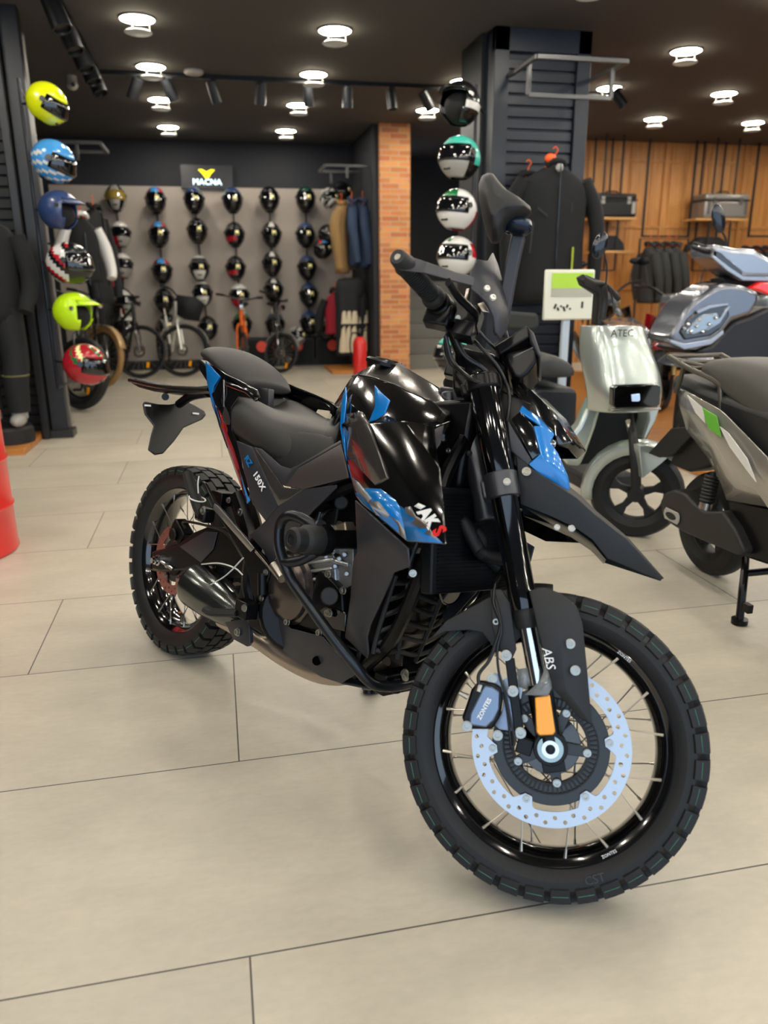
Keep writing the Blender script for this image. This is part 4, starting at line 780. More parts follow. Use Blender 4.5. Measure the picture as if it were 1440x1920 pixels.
b = MB(); b.prism([B(u, v, -.112) for u, v in ((598, 1034), (630, 1026), (662, 1022), (662, 1096), (648, 1104), (630, 1086), (612, 1066), (600, 1060))], (0, .05, 0))
for u, v in ((612, 1044), (628, 1062), (646, 1040), (650, 1076), (636, 1048)): b.cyl(B(u, v, -.112), B(u, v, -.122), .008, .006, seg=14)
b.tube([B(604, 1050, -.118), B(625, 1052, -.12), B(655, 1060, -.118)], .006); b.build('cylinder_head', ALU, engo, bevel=.003)
b = MB(); b.cyl(B(646, 985, -.06), B(652, 1015, -.10), .025, .02, seg=16); b.box(B(650, 1000, -.09), (.04, .04, .05), Matrix.Rotation(-.4, 3, 'Y')); b.build('throttle_body', mat('warm_cast_metal', '9c9180', .4, .8), engo, bevel=.004)
b = MB(); b.tube([B(648, 950, -.05), B(610, 960, -.11), B(598, 990, -.12), B(606, 1030, -.12), B(640, 1045, -.11)], .006); b.tube([B(600, 960, -.12), B(590, 1000, -.13), B(596, 1040, -.13)], .008); b.build('engine_cable', CABLE, moto)
b = MB(); b.cyl(B(640, 942, -.05), B(640, 942, -.10), .018, seg=18); b.box(B(628, 965, -.06), (.08, .06, .05)); b.build('injector_cover', RUBBER, engo, bevel=.004)
# belly pan
bp_ = [(508, 1160, -.135), (530, 1160, -.14), (545, 1178, -.145), (606, 1194, -.15), (640, 1232, -.15), (672, 1262, -.145), (640, 1281, -.120), (603, 1269, -.125), (540, 1228, -.13), (508, 1196, -.13)]
pan('belly_pan', DGREY, [B(*p) for p in bp_], [(0, 1, 9), (1, 2, 8, 9), (2, 3, 7, 8), (3, 4, 6, 7), (4, 5, 6)], t=.005, bevel=.002)
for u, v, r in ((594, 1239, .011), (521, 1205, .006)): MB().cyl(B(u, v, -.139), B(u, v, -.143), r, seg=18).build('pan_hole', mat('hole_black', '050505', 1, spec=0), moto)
b = MB(); p1, p2 = B(640, 1281, -.11), B(742, 1296, -.05); b.rings([[p, mirY(p), mirY(p)+V3((0, 0, .006)), p+V3((0, 0, .006))] for p in (B(560, 1240, -.11), B(640, 1283, -.11), B(690, 1293, -.09), B(742, 1290, -.07))]); b.build('skid_plate', DGREY, moto, bevel=.002)
MB().cyl(B(693, 1292, -.05), B(693, 1299, -.05), .016, seg=14).build('drain_plug', BLKMET, moto)
# crash bar and slider
b = MB(); b.tube([B(600, 996, -.215), B(586, 984, -.235), B(560, 969, -.245), B(538, 968, -.25), B(525, 985, -.25), B(523, 1018, -.25), B(530, 1048, -.245), B(545, 1085, -.235), B(580, 1135, -.215), B(620, 1190, -.19), B(660, 1240, -.16), B(688, 1274, -.13), B(712, 1286, -.10), B(745, 1286, -.06), B(780, 1278, 0)], .0125, seg=16, n=5)
b.tube([B(531, 1054, -.245), B(560, 1052, -.235), B(600, 1032, -.21), B(625, 1020, -.17)], .0115, seg=14); cb = b.build('crash_bar', TUBE, moto)
b = MB(); b.tube([mirY(B(600, 996, -.215)), mirY(B(560, 969, -.245)), mirY(B(525, 985, -.25)), mirY(B(523, 1018, -.25)), mirY(B(545, 1085, -.235)), mirY(B(620, 1190, -.19)), mirY(B(688, 1274, -.13)), B(780, 1278, 0)], .0125, seg=12, n=5); b.build('crash_bar', TUBE, moto)
b = MB(); b.lathe(B(596, 990, -.225), (1, 0, .5), [(.0, -.015), (.015, -.015), (.017, .0), (.015, .015), (0, .015)], 16); b.build('bar_clamp', CLAMP, cb)
s0 = B(545, 1012, -.30)
b = MB().lathe(s0, (0, 1, 0), [(.0, .008), (.012, .006), (.012, 0), (.022, 0), (.027, .006), (.027, .03), (.030, .034), (.033, .04), (.034, .09), (.030, .10), (.0, .10)], 30); sl = b.build('frame_slider', RUBBER, moto, bevel=.001)
MB().lathe(s0, (0, 1, 0), [(.0, .075), (.036, .075), (.037, .085), (.036, .098), (0, .098)], 28).build('slider_collar', BLKMET, sl)
MB().cyl(s0+V3((0, .09, 0)), s0+V3((0, .22, 0)), .022, seg=20).build('slider_tube', BLKMET, sl)
b = MB(); b.cyl(B(742, 1300, -.05), B(742, 1270, -.05), .012); b.box(B(745, 1275, -.02), (.04, .12, .05)); b.build('front_mount', BLKMET, moto, bevel=.004); bolt(B(760, 1263, -.07), (0, -1, 0), .009, .006); bolt(B(761, 1270, -.08), (0, -1, 0), .007, .006)
# radiator, horn, grille
rx = .5*(B(800, 1040, -.15).x+B(930, 1040, .1).x)
b = MB(); b.box((rx, 0, .64), (.03, .30, .22), Matrix.Rotation(-.2, 3, 'Y')); rd = b.build('radiator', mat('radiator_core', '0d1014', .5, .4), moto, bevel=.004)
b = MB()
for i in range(26): b.box((rx+.018-.0016*(i-13), 0, .54+.0078*i), (.004, .27, .0022), Matrix.Rotation(-.2, 3, 'Y'))
b.build('radiator_fins', BLKMET, rd)
b = MB(); b.tube([S(860, 960, -.05), S(888, 975, -.05), S(900, 1005, -.04), S(910, 1030, -.03), (rx+.06, -.02, .62), (rx+.03, .1, .60)], .014, seg=12); b.build('radiator_hose', RUBBER, moto)
b = MB(); b.tube([B(870, 975, 0), B(900, 1005, 0), B(905, 1040, .02), B(930, 1065, .06)], .013, seg=12); b.build('radiator_hose', RUBBER, moto)
hx = B(846, 1102, 0); b = MB().lathe(hx, (1, 0, .05), [(.0, -.03), (.03, -.03), (.038, -.004), (.040, 0), (.0385, .003), (.036, .001), (.012, .003), (.008, .010), (0, .010)], 34); b.build('horn', GLOSS, moto)
bolt(hx+V3((.012, 0, .001)), (1, 0, 0), .006, .003); bolt(B(774, 1075, -.16), (1, -1, 0), .0065, .006)
gr = [B(u, v, -.13) for u, v in ((742, 1078), (722, 1140), (705, 1200), (700, 1225))]
gc = [B(u, v, -.075) for u, v in ((772, 1080), (765, 1120), (752, 1180), (744, 1235))]
ge = [B(u, v, 0) for u, v in ((832, 1100), (820, 1140), (800, 1190), (778, 1240))]
b = MB()
def lerp(L, t):
    f = t*(len(L)-1); k = min(int(f), len(L)-2); return L[k]+(L[k+1]-L[k])*(f-k)
for i in range(6):
    t = (i+.5)/6; a, c, e = lerp(gr, t), lerp(gc, t), V_(lerp(ge, t), 0); b.tube([a, a*.4+c*.6+V3((.005, -.006, 0)), c, e, mirY(c), mirY(a)], .0045, n=4, sq=1.3)
for Ls in (gr, gc): b.tube(Ls, .006, n=3); b.tube([mirY(p) for p in Ls], .006, n=3)
b.tube([V_(p, 0) for p in ge], .006, n=3)
b.build('engine_grille', MATTE, moto)

MB().rings([[V3((x_, y, z)) for y, z in ((-w, z0), (w, z0), (w, z1), (-w, z1))] for x_, w, z0, z1 in ((.86, .09, .30, .62), (.98, .08, .34, .60), (1.03, .07, .40, .58))]).build('engine_front', BLKMET, engo, bevel=.01)
MB().tube([B(790, 1000, -.15), B(776, 1030, -.17), B(765, 1065, -.18)], .006, n=2).build('shroud_strut', BLKMET, moto)
pan('lower_fairing', DGREY, [B(900, 1060, .10), B(935, 1065, .10), B(880, 1125, .06), B(835, 1175, .04), B(830, 1150, .04)], t=.004, both=False)
# frame mass behind the head tube
b = MB(); b.rings([[V3((x_, y, z)) for y, z in ((-w, z0), (w, z0), (w, z1), (-w, z1))] for x_, w, z0, z1 in ((.55, .07, .52, .76), (.80, .085, .58, .86), (1.0, .07, .70, .92), (1.10, .045, .74, .94))]); b.build('frame', BLKMET, moto, bevel=.01)
b = MB(); b.tube([(1.08, -.03, .86), (1.10, -.10, .76), (1.12, -.13, .62), (1.06, -.12, .42), (.95, -.08, .30)], .016, n=5); b.tube([(1.08, .03, .86), (1.10, .10, .76), (1.12, .13, .62), (1.06, .12, .42), (.95, .08, .30)], .016, n=5)
b.tube([(.98, -.06, .78), (.75, -.12, .66), (.55, -.13, .52), (.50, -.12, .38), (.55, -.1, .28)], .02, n=5); b.tube([(.98, .06, .78), (.75, .12, .66), (.55, .13, .52), (.50, .12, .38), (.55, .1, .28)], .02, n=5); b.build('frame_tubes', BLKMET, moto)
b = MB(); b.tube([S(850, 815, -.08), S(880, 803, -.1), S(898, 800, -.13)], .004); b.tube([S(850, 820, -.08), S(880, 812, -.1), S(898, 806, -.13)], .004); b.build('guide_cable', CABLE, moto)
b = MB(); b.cyl(B(843, 735, 0), B(843, 760, 0), .018, seg=18); b.box(B(850, 745, .02), (.05, .05, .04)); b.build('ignition_lock', CLAMP, moto, bevel=.004)
b = MB(); b.box((1.06, 0, .66), (.08, .14, .12)); b.cyl(B(880, 850, -.06), B(880, 850, -.075), .006); b.build('electrics_box', MATTE, moto, bevel=.01); bolt(B(841, 845, -.1), (0, -1, 0), .005, .004)
# side stand on the left, carrying the lean
ft = FB.M.transposed() @ (V3((0, 0, 0))-FB.O)
p_top = V3((.62, .10, .26)); wtop = FB.O+FB.M @ p_top; foot_w = wtop+V3((math.cos(-1.03)*.02, math.sin(-1.03)*.02, 0))+FB.M.col[1]*.13; foot_w.z = .012; foot = FB.M.transposed() @ (foot_w-FB.O)
b = MB(); b.tube([p_top, p_top*.5+foot*.5, foot], .010, n=2); b.cyl(foot+V3((0, 0, .004)), foot-V3((0, 0, .008)), .03, seg=14); b.build('side_stand', BLKMET, moto)
# ================================================================ helmets
BLK = mat('helmet_black', '101113', .25, 0, .5); VISR = mat('dark_visor', '0b0d10', .08, .2, 1); LIN = mat('helmet_lining', '121214', .9)
def hm(name, c, rough=.25): return mat(name, c, rough, 0, .6)
YEL = hm('helmet_yellow', 'd6e010'); NEON = hm('helmet_neon', 'c4f000', .5); HBLUE = hm('helmet_blue', '3f8fd0'); NAVY = hm('helmet_navy', '263c68', .35); HWH = hm('helmet_white', 'd8d6d2'); HRED = hm('helmet_red', 'b0182a')
TURQ = hm('helmet_turquoise', '35b09c', .45); HGRN = hm('helmet_green', '14703c'); HSIL = hm('helmet_silver', '9c9a95'); HDG = hm('helmet_dark_green', '10382c'); GOLD = hm('visor_gold', '8c7838', .15); STICK = mat('visor_sticker', 'fff4b0', .6)
def helmet(label, W, scheme, open_=False, group=None, peak=None, sticker=False, visor=VISR, size=1.0):
    'full-face or open-face helmet: x forward, z up; scheme(theta, phi) gives the paint of each patch'
    t = thing('helmet', label, 'helmet', W=W, group=group); b = MB(); NT, NP = 18, 36
    def pt(th, ph, o=0):
        c, s = math.cos(th), math.sin(th); x, y, z = .142*s*math.cos(ph), .122*s*math.sin(ph), .132*c
        if z < 0: x *= 1+.10*max(0, math.cos(ph)) if not open_ else 1; k = 1-.22*(z/.132)**2; y *= k; x *= 1-(.10*(z/.132)**2)
        p = V3((x, y, z)); p *= size; n = p.normalized(); return p+n*o
    thm = math.radians(150)
    for i in range(NT):
        for j in range(NP):
            t0, t1 = thm*i/NT, thm*(i+1)/NT; p0, p1 = 2*PI*j/NP, 2*PI*(j+1)/NP; tm = (t0+t1)/2; pm = ((p0+p1)/2+PI) % (2*PI)-PI
            vis_ = math.radians(62) < tm < math.radians(100) and abs(pm) < math.radians(68)
            if open_ and tm > math.radians(66) and abs(pm) < math.radians(62 if tm < 1.9 else 50): continue
            if vis_ and not open_: b.use(visor); o = -.006
            else: b.use(scheme(math.degrees(tm), math.degrees(pm))); o = 0
            V = [pt(a, q, o) for a, q in ((t0, p0), (t1, p0), (t1, p1), (t0, p1))]
            b.poly(V, [(0, 1, 2, 3)] if i else [(0, 1, 2)])
    b.build('shell', None, t, merge=True, solid=.004 if open_ else .003, offset=-1)
    l = MB(); l.ell((-.012*size, 0, -.02*size), (.112*size, .098*size, .092*size), seg=18, rg=10); l.build('lining', LIN, t)
    if not open_:
        v = MB(); R = []
        for a in (60, 72, 84, 96, 102): R.append([pt(math.radians(a), math.radians(q), .004) for q in range(-76, 77, 8)])
        v.rings(R, close=False, cap=False); v.build('visor', visor, t, solid=.002)
        for s in (1, -1): MB().cyl(pt(math.radians(80), s*math.radians(80), .0), pt(math.radians(80), s*math.radians(80), .009), .018*size, seg=14).build('visor_hinge', BLK, t)
        v = MB(); v.box(pt(math.radians(124), 0, -.003), (.012, .05*size, .014)); v.build('chin_vent', BLK, t, bevel=.003)
    if peak:
        v = MB(); R = [[pt(math.radians(a), math.radians(q), o)+V3((dx*math.cos(math.radians(q)), 0, 0)) for q in range(-60, 61, 12)] for a, o, dx in ((50, .003, 0), (60, .008, .02), (66, .01, .04))]
        v.rings(R, close=False, cap=False); v.build('peak', peak, t, solid=.003)
        for s in (1, -1): MB().cyl(pt(math.radians(76), s*math.radians(74), .0), pt(math.radians(76), s*math.radians(74), .009), .014, seg=14).build('peak_button', BLK, t)
    if sticker:
        q = MB(); c = pt(math.radians(88), math.radians(sticker), .0075); q.poly([pt(math.radians(a), math.radians(p), .0075) for a, p in ((78, sticker-11), (98, sticker-11), (98, sticker+11), (78, sticker+11))], [(0, 1, 2, 3)]); q.build('visor_sticker', STICK, t, solid=.001)
    return t
def WM(loc, az=0, pitch=0, roll=0, sc=(1, 1, 1)):
    return Matrix.Translation(V3(loc)) @ Matrix.Rotation(az, 4, 'Z') @ Matrix.Rotation(pitch, 4, 'Y') @ Matrix.Rotation(roll, 4, 'X') @ Matrix.Diagonal((*sc, 1))
sc_ = {
 'a': lambda t, p: HSIL if (abs(p) < 30 or 100 > abs(p) > 60) else BLK, 'b': lambda t, p: HBLUE if abs(p) < 32 and t < 62 else (HRED if 35 < abs(p) < 70 and t < 80 else BLK),
 'n': lambda t, p: NAVY if t < 62 else BLK, 'k': lambda t, p: BLK, 'e': lambda t, p: HWH if t < 62 else (HRED if p < -10 else HSIL), 'w': lambda t, p: HWH if (t < 40 or (t > 100 and abs(p) < 40)) else BLK,
 'f': lambda t, p: HRED if (p < 15 and 62 < t < 125) else BLK, 'F': lambda t, p: HWH if t < 60 else (HRED if p < 0 else HSIL), 'g': lambda t, p: HWH if abs(p) < 22 and t < 75 else BLK, 'G': lambda t, p: HDG if t < 70 else BLK, 'i': lambda t, p: NAVY if t < 55 else BLK,
 'y': lambda t, p: HGRN if t < 55 else BLK, 'm': lambda t, p: (HSIL, BLK, HWH)[int(t/17+p/25) % 3]}
kinds = {'a': 'silver and black helmet with a gold visor', 'b': 'black helmet with blue crown stripe and red sides', 'n': 'black helmet with a navy crown', 'k': 'plain black helmet', 'e': 'white-crowned helmet with a red cheek', 'w': 'white and black helmet', 'f': 'black helmet with a red cheek', 'F': 'white, red and silver helmet', 'g': 'black helmet with a white crown stripe', 'G': 'dark green helmet', 'i': 'dark blue helmet with yellow visor sticker', 'y': 'green-crowned black helmet', 'm': 'grey patterned helmet'}
wallh = [[(217, 373, 'a'), (226, 441, 'e'), (230, 500, 'e'), (236, 568, 'e'), (237, 615, 'e')], [(292, 377, 'b'), (298, 441, 'b'), (304, 509, 'b'), (308, 565, 'k'), (315, 612, 'k')],
 [(364, 377, 'n'), (370, 434, 'k'), (374, 504, 'w'), (380, 552, 'w'), (390, 616, 'k')], [(436, 377, 'n'), (440, 441, 'f'), (442, 504, 'f'), (449, 556, 'F'), (454, 609, 'y')],
 [(505, 375, 'k'), (509, 441, 'g'), (510, 496, 'g'), (513, 545, 'g'), (516, 609, 'i')], [(573, 375, 'G'), (573, 442, 'i'), (576, 503, 'i'), (579, 554, 'i'), (580, 606, 'i')]]
proto = {}; ROW = ('top', 'second', 'third', 'fourth', 'bottom'); COL = ('first', 'second', 'third', 'fourth', 'fifth', 'sixth')
for ci, col_ in enumerate(wallh):
    for ri, (u, v, k) in enumerate(col_):
        P = WY(u, v, 11.22); lab = f'{kinds[k]}, {ROW[ri]} of the {COL[ci]} wall helmet column'
        W = WM(P, -PI/2, -.12, 0, (1.05, 1.1, 1.32))
        if k not in proto: proto[k] = helmet(lab, W, sc_[k], group='helmets on the grey back wall', sticker=12 if k not in 'ae' else 0, visor=GOLD if k == 'a' else VISR)
        else:
            h = dup(proto[k]); h.matrix_world = W; h['label'] = lab
    x0, x1 = WY(col_[0][0], col_[0][1], 11.4), WY(col_[-1][0], col_[-1][1], 11.4)
    b = MB(); b.cyl((x0.x, 11.43, x0.z+.1), (x1.x, 11.43, .25), .010, seg=8)
    for u, v, k in col_: q = WY(u, v, 11.3); b.cyl((q.x, 11.43, q.z), (q.x, 11.28, q.z), .010, seg=8)
    tag(b.build('helmet_rail', MATS['black_track']), f'thin black rod carrying the {COL[ci]} helmet column on the grey wall', 'helmet rack', 'helmet rods on the back wall')
for u, v, k, l in ((556, 630, 'm', 'grey patterned helmet on the low drawers between the fifth and sixth columns'), (617, 372, 'm', 'grey patterned helmet at the top right end of the helmet wall'), (614, 440, 'k', 'black helmet behind the tan jacket sleeve'), (604, 468, 'b', 'small dark helmet just right of the sixth column'), (612, 620, 'y', 'green-trimmed dark helmet beside the black trousers'), (640, 360, 'k', 'black helmet hanging beside the blue jackets')):
    P = WY(u, v, 10.9); h = dup(proto[k]) if k in proto else helmet(l, WM(P), sc_[k], sticker=12)
    proto.setdefault(k, h); h.matrix_world = WM(P, -PI/2+.5, -.1, 0); h['label'] = l
    if 'group' in h.keys(): del h['group']
# ---- left helmet stand
P0 = [WY(u, v, 5.9) for u, v in ((88, 194), (100, 303), (112, 396), (130, 495), (140, 586), (160, 684))]
tl = -PI/2+1.25
helmet('bright yellow full-face helmet at the top of the left stand', WM(P0[0], tl, .6), lambda t, p: YEL if not (p > 100 and 40 < t < 60) else HRED, size=.95)
helmet('light blue and white patterned full-face helmet under the yellow one', WM(P0[1], tl, .5), lambda t, p: HBLUE if (t < 75 or int(p/20+t/9) % 3) else HWH, size=1.02)
helmet('matte navy open-face helmet on the left stand', WM(P0[2], tl, .1), lambda t, p: NAVY, open_=True, peak=NAVY, size=1.0)
helmet('white, red and black patterned helmet in the middle of the left stand', WM(P0[3], tl, .1), lambda t, p: (HWH, HWH, HRED, BLK)[int(t/14+abs(p)/19) % 4] if abs(p) > 70 else BLK, size=1.1)
helmet('neon yellow-green open-face helmet with a peak on the left stand', WM(P0[4], tl, .05), lambda t, p: NEON, open_=True, peak=NEON, size=1.05)
helmet('red helmet with a green and cream floral pattern at the foot of the left stand', WM(P0[5], tl, .25), lambda t, p: (HRED, HRED, STICK, HRED, HGRN, HRED, HRED)[int(t/13+abs(p)/17) % 7] if t < 85 else HRED, size=1.12)
t = thing('helmet_stand', 'black tube helmet stand fixed to the left grey post', 'helmet stand', (-1.16, 6.05, 0))
b = MB(); b.cyl((0, 0, .42), (0, 0, 2.45), .012); b.cyl((0, .0, .42), (.02, .3, .42), .009); b.cyl((0, 0, 2.4), (-.04, .3, 2.4), .009); b.build('upright', TUBE, t)
for p in P0: q = p-V3((-1.16, 6.05, 0)); MB().tube([(0, 0, q.z+.02), q+V3((-.05, 0, .0))], .008, n=1).build('arm', TUBE, t)
# ---- right helmet stand
P1 = [WY(u, v, 5.6) for u, v in ((862, 196), (862, 298), (857, 395), (857, 482), (850, 665))]
tr_ = -PI/2-.95
helmet('matte black open-face helmet with a white side stripe, top of the right stand', WM(P1[0], tr_, -.1), lambda t, p: HWH if 92 < t < 106 and abs(p) > 50 else BLK, size=1.1, open_=True, peak=BLK)
helmet('turquoise and black full-face helmet with a grey chin on the right stand', WM(P1[1], tr_, -.05), lambda t, p: TURQ if t < 70 or (p > 0 and 70 < t < 112 and abs(p) > 90) else (HSIL if abs(p) < 70 else BLK), size=1.12)
helmet('white full-face helmet with a green crown stripe and red rear edge', WM(P1[2], tr_, -.1), lambda t, p: HGRN if abs(abs(p)-20) < 16 and t < 55 else (HRED if t > 95 and abs(p) > 110 else HWH), size=1.1)
helmet('white helmet with a red star and green crown line, behind the handlebar', WM(P1[3], tr_, -.1), lambda t, p: HRED if (abs(abs(p)-110) < 24 and 50 < t < 88) else (HGRN if abs(p) < 14 and t < 50 else HWH), size=1.08)
helmet('turquoise and black helmet low on the right stand, behind the tank', WM(P1[4], tr_, -.05), lambda t, p: TURQ if t < 72 else BLK, size=1.1)
t = thing('helmet_stand', 'grey tube helmet stand at the left side of the navy column', 'helmet stand', (1.93, 5.85, 0))
b = MB(); b.tube([(0, 0, 0), (0, 0, 2.3), (.04, .1, 2.38), (.18, .35, 2.38)], .014, n=3); b.cyl((0, 0, 0), (0, 0, .02), .12, seg=24); b.build('upright', M_POST, t)
for p in P1: q = p-V3((1.93, 5.85, 0)); MB().tube([(0, 0, q.z+.0), q], .009, n=1).build('arm', TUBE, t)
# ================================================================ wall sign
t = thing('wall_sign', 'dark wall sign with a glowing yellow emblem and white-blue MACNA lettering', 'sign', (.02, 11.44, 2.36))
MB().box((0, -.01, .14), (.68, .05, .30)).build('sign_board', mat('dark_sign_board', '2c2c30', .35), t, bevel=.004)
mc = mat('lit_letters', 'd8f2ff', emit=2.2); my = mat('lit_emblem', 'f0dc10', emit=1.3)
text('sign_lettering', 'MACNA', (0, -.045, .075), (1, 0, 0), (0, 0, 1), .105, mc, t, depth=.012, spacing=1.02)
b = MB(); 
for P_2 in ([(-.11, .23), (-.06, .235), (0, .205), (.06, .235), (.11, .23), (.07, .19), (0, .18), (-.07, .19)], [(-.065, .19), (-.02, .18), (0, .15), (.02, .18), (.065, .19), (.02, .125), (-.02, .125)]): b.prism([(x, -.04, z) for x, z in P_2], (0, -.01, 0))
b.build('sign_emblem', my, t)
# ================================================================ racks on the walls
def rack(name, label, pts_list, r=.014, m=M_RACK):
    b = MB()
    for pts in pts_list:
        for p, q in zip(pts, pts[1:]): b.bar(p, q, .03, .03) if abs((V3(q)-V3(p)).normalized().z) < .9 else b.bar(p, q, .03, .03, (0, 1, 0))
    return tag(b.build(name, m, bevel=.003), label, 'rack')
z_ = 2.63; yb = 6.16; xa, xb = WY(953, 157, yb).x, WY(1105, 165, yb).x
rack('hanging_rail', 'grey square-tube clothes rail projecting from the navy column', [[(xa, yb, z_), (xa, 5.62, z_), (xb+.02, 5.62, z_), (xb+.02, yb, z_)], [(xa+.02, 5.8, z_), (xa+.02, 5.8, z_-.2), (xb, 5.8, z_-.2), (xb, 5.8, z_)]])
rack('hanging_rail', 'grey square-tube clothes rail over the blue jackets, left of the brick pier', [[(1.98, 10.2, 2.52), (1.45, 10.2, 2.52), (1.45, 10.75, 2.52), (1.98, 10.75, 2.52)], [(1.72, 10.2, 2.52), (1.72, 10.2, 2.38)], [(1.6, 10.75, 2.52), (1.6, 10.75, 2.38)]])
rack('hanging_rail', 'grey square-tube clothes rail beside the light blue helmet', [[(-2.1, 8.6, 2.46), (-.98, 8.6, 2.46), (-.98, 9.2, 2.46), (-2.1, 9.2, 2.46)], [(-1.2, 8.6, 2.46), (-1.2, 8.6, 2.3)]])
# ================================================================ clothing
def jacket(label, loc, az, m, m2, L=.72, w=.24, d=.10, hang=True, accent=None, cat='jacket', group=None, flare=1.0):
    t = thing('jacket', label, cat, W=WM(loc, az), group=group); b = MB(); R = []
    for z, a, c in ((0, w*.28, .055), (-.03, w*.4, .07), (-.07, w*.68, .075), (-.14, w*.95, d), (-.30, w*.92, d*1.1), (-.5, w*.86, d*1.1), (-L+.03, w*.98*flare, d*1.15), (-L, w*flare, d*1.15)):
        R.append([V3((a*math.cos(q)*(1+.03*math.sin(5*q+z*20)), c*math.sin(q)*(1+.05*math.sin(4*q+z*15)), z)) for q in [2*PI*k/20 for k in range(20)]])
    b.rings(R); b.build('torso', m, t, sub=1)
    for s in (1, -1): MB().tube([(s*w*.80, 0, -.10), (s*(w+.04), .01, -.28), (s*(w+.07), -.02, -.48), (s*(w+.055), -.05, -L*.93)], [.065, .07, .06, .05], seg=12, sq=.9).build('sleeve', m2, t)
    MB().tube([(-.06, -.02, 0), (-.04, -.05, .03), (.04, -.05, .03), (.06, -.02, 0), (.04, .04, .045), (-.04, .04, .045), (-.06, -.02, 0)], .02, seg=8, n=3).build('collar', m2, t)
    MB().box((0, -d*1.13, -.38), (.006, .012, L*.8)).build('zip', BLK, t)
    if accent is not None: MB().box((w*.45, -d*1.12, -L*.7), (.012, .012, .22)).build('trim', accent, t, bevel=.002)
    if hang:
        b = MB(); b.tube([(-w*.3, 0, -.03), (0, 0, .04), (w*.3, 0, -.03)], .012, n=2); b.tube([(0, 0, .03), (0, 0, .08), (.02, 0, .11), (0, 0, .135), (-.02, 0, .12)], .004); b.build('hanger', mat('orange_hanger', 'e8581c', .5), t)
    return t
def trousers(label, loc, az, m, m2, L=1.0, m3=None, cat='trousers'):
    t = thing('trousers', label, cat, W=WM(loc, az)); b = MB(); b.rings([[V3((a*math.cos(q), c*math.sin(q), z)) for q in [2*PI*k/18 for k in range(18)]] for z, a, c in ((0, .15, .09), (-.1, .17, .10), (-.22, .18, .10), (-.27, .15, .07))]); b.build('waist', m, t, sub=1)
    for s in (1, -1):
        MB().tube([(s*.08, 0, -.18), (s*.09, -.01, -.45), (s*.10, 0, -.7), (s*.10, .02, -L)], [.095, .085, .07, .065], seg=14).build('leg', m, t)
        MB().tube([(s*.10, -.035, -.42), (s*.105, -.045, -.58)], [.06, .055], seg=12, n=3).build('knee_panel', m2, t)
        if m3: MB().tube([(s*.105, -.03, -.6), (s*.11, -.02, -L+.04)], [.05, .055], seg=12, n=2).build('shin_panel', m3, t)
    return t
CB = mat('black_textile', '0a0c10', .85, bump=.3, bscale=300); CB2 = mat('black_textile_panel', '121418', .8, bump=.3, bscale=300); CGR = mat('grey_textile', '2c2d2c', .85); CTAN = mat('tan_textile', '8a6c42', .85); CBL = mat('denim_blue_textile', '2c3c56', .85)
CRD = mat('red_textile', '98142a', .8); CCR = mat('cream_textile', 'c8bba0', .85); CYL = mat('yellow_green_trim', 'a8b828', .6)
jacket('large black riding jacket hanging on the front of the navy column', WY(1040, 312, 5.86), 0, CB, CB, L=.98, w=.30, d=.10, accent=CYL)
for a_, b_, q_ in (((-.17, -.30), (-.09, -.36), .012), ((-.2, -.4), (-.22, -.62), .010), ((.1, -.26), (.1, -.33), .006)): MB().bar((a_[0], -.125, a_[1]), (b_[0], -.127, b_[1]), q_, .006, (0, 1, 0)).build('pocket_zip', CGR, bpy.data.objects['jacket'])
MB().ell((0, -.09, -.02), (.03, .02, .03)).build('neck_patch', HSIL, bpy.data.objects['jacket']); MB().ell((-.05, -.03, .05), (.045, .03, .035)).build('hanger_tag', mat('orange_hanger', ''), bpy.data.objects['jacket'])
t = thing('clothes_rack', 'black floor clothes rack carrying the four dark grey jackets', 'clothes rack'); xa_, xb_, zz_ = WY(1200, 455, 9.9).x, WY(1290, 455, 9.9).x, WY(1240, 448, 9.9).z
b = MB(); b.tube([(xa_, 9.9, .03), (xa_, 9.9, zz_), (xb_, 9.9, zz_), (xb_, 9.9, .03)], .014, n=1)
for x_ in (xa_, xb_): b.box((x_, 9.9, .02), (.04, .5, .03))
b.build('rail', MATTE, t)
t = jacket('black jacket with an olive shoulder behind the large one on the navy column', WY(990, 335, 6.08), -.1, CB2, CB, L=.9, w=.2, d=.05)
for i, (u, l) in enumerate(((1218, 'first'), (1233, 'second'), (1252, 'third'), (1267, 'fourth'))): jacket(f'dark grey jacket with an orange hanger, {l} from the left before the oak wall', WY(u, 462, 9.9), PI/2+.25, CGR, CGR, L=.74, w=.15, d=.055, group='dark jackets before the oak wall', accent=CYL)
for i, (u, l) in enumerate(((1400, 'leftmost'), (1420, 'middle'), (1438, 'rightmost'))): jacket(f'dark jacket behind the grey scooter, {l} of the three', WY(u, 470, 9.9), PI/2+.25, CB2, CB2, L=.6, w=.18, d=.07, group='dark jackets behind the grey scooter')
jacket('tan jacket hanging left of the two blue ones', WY(640, 384, 10.35), PI/2-.5, CTAN, CTAN, L=.84, w=.2, d=.07)
jacket('blue jacket next to the tan one', WY(660, 380, 10.4), PI/2-.15, CBL, CBL, L=.78, w=.15, d=.07)
jacket('blue jacket nearest the brick pier', WY(680, 380, 10.4), PI/2, CBL, CBL, L=.80, w=.16, d=.075)
jacket('red and black jacket under the tan one', WY(628, 548, 10.6), -.1, CRD, CB2, L=.55, w=.16, d=.08)
for u, l, m in ((648, 'left of the three', CB2), (663, 'middle of the three', CB2), (683, 'right of the three', CB2)): trousers(f'black riding trousers with cream lower legs, {l} left of the brick pier', WY(u-(0, 6, 16)[('left', 'middle', 'right').index(l.split()[0])], 520, 10.25), PI/2-.9, m, CCR, L=.98, m3=CCR)
jacket('black, white and red jacket hanging behind the left stand', WY(150, 408, 8.3), .4, CB, HWH, L=.6, w=.17, d=.09)
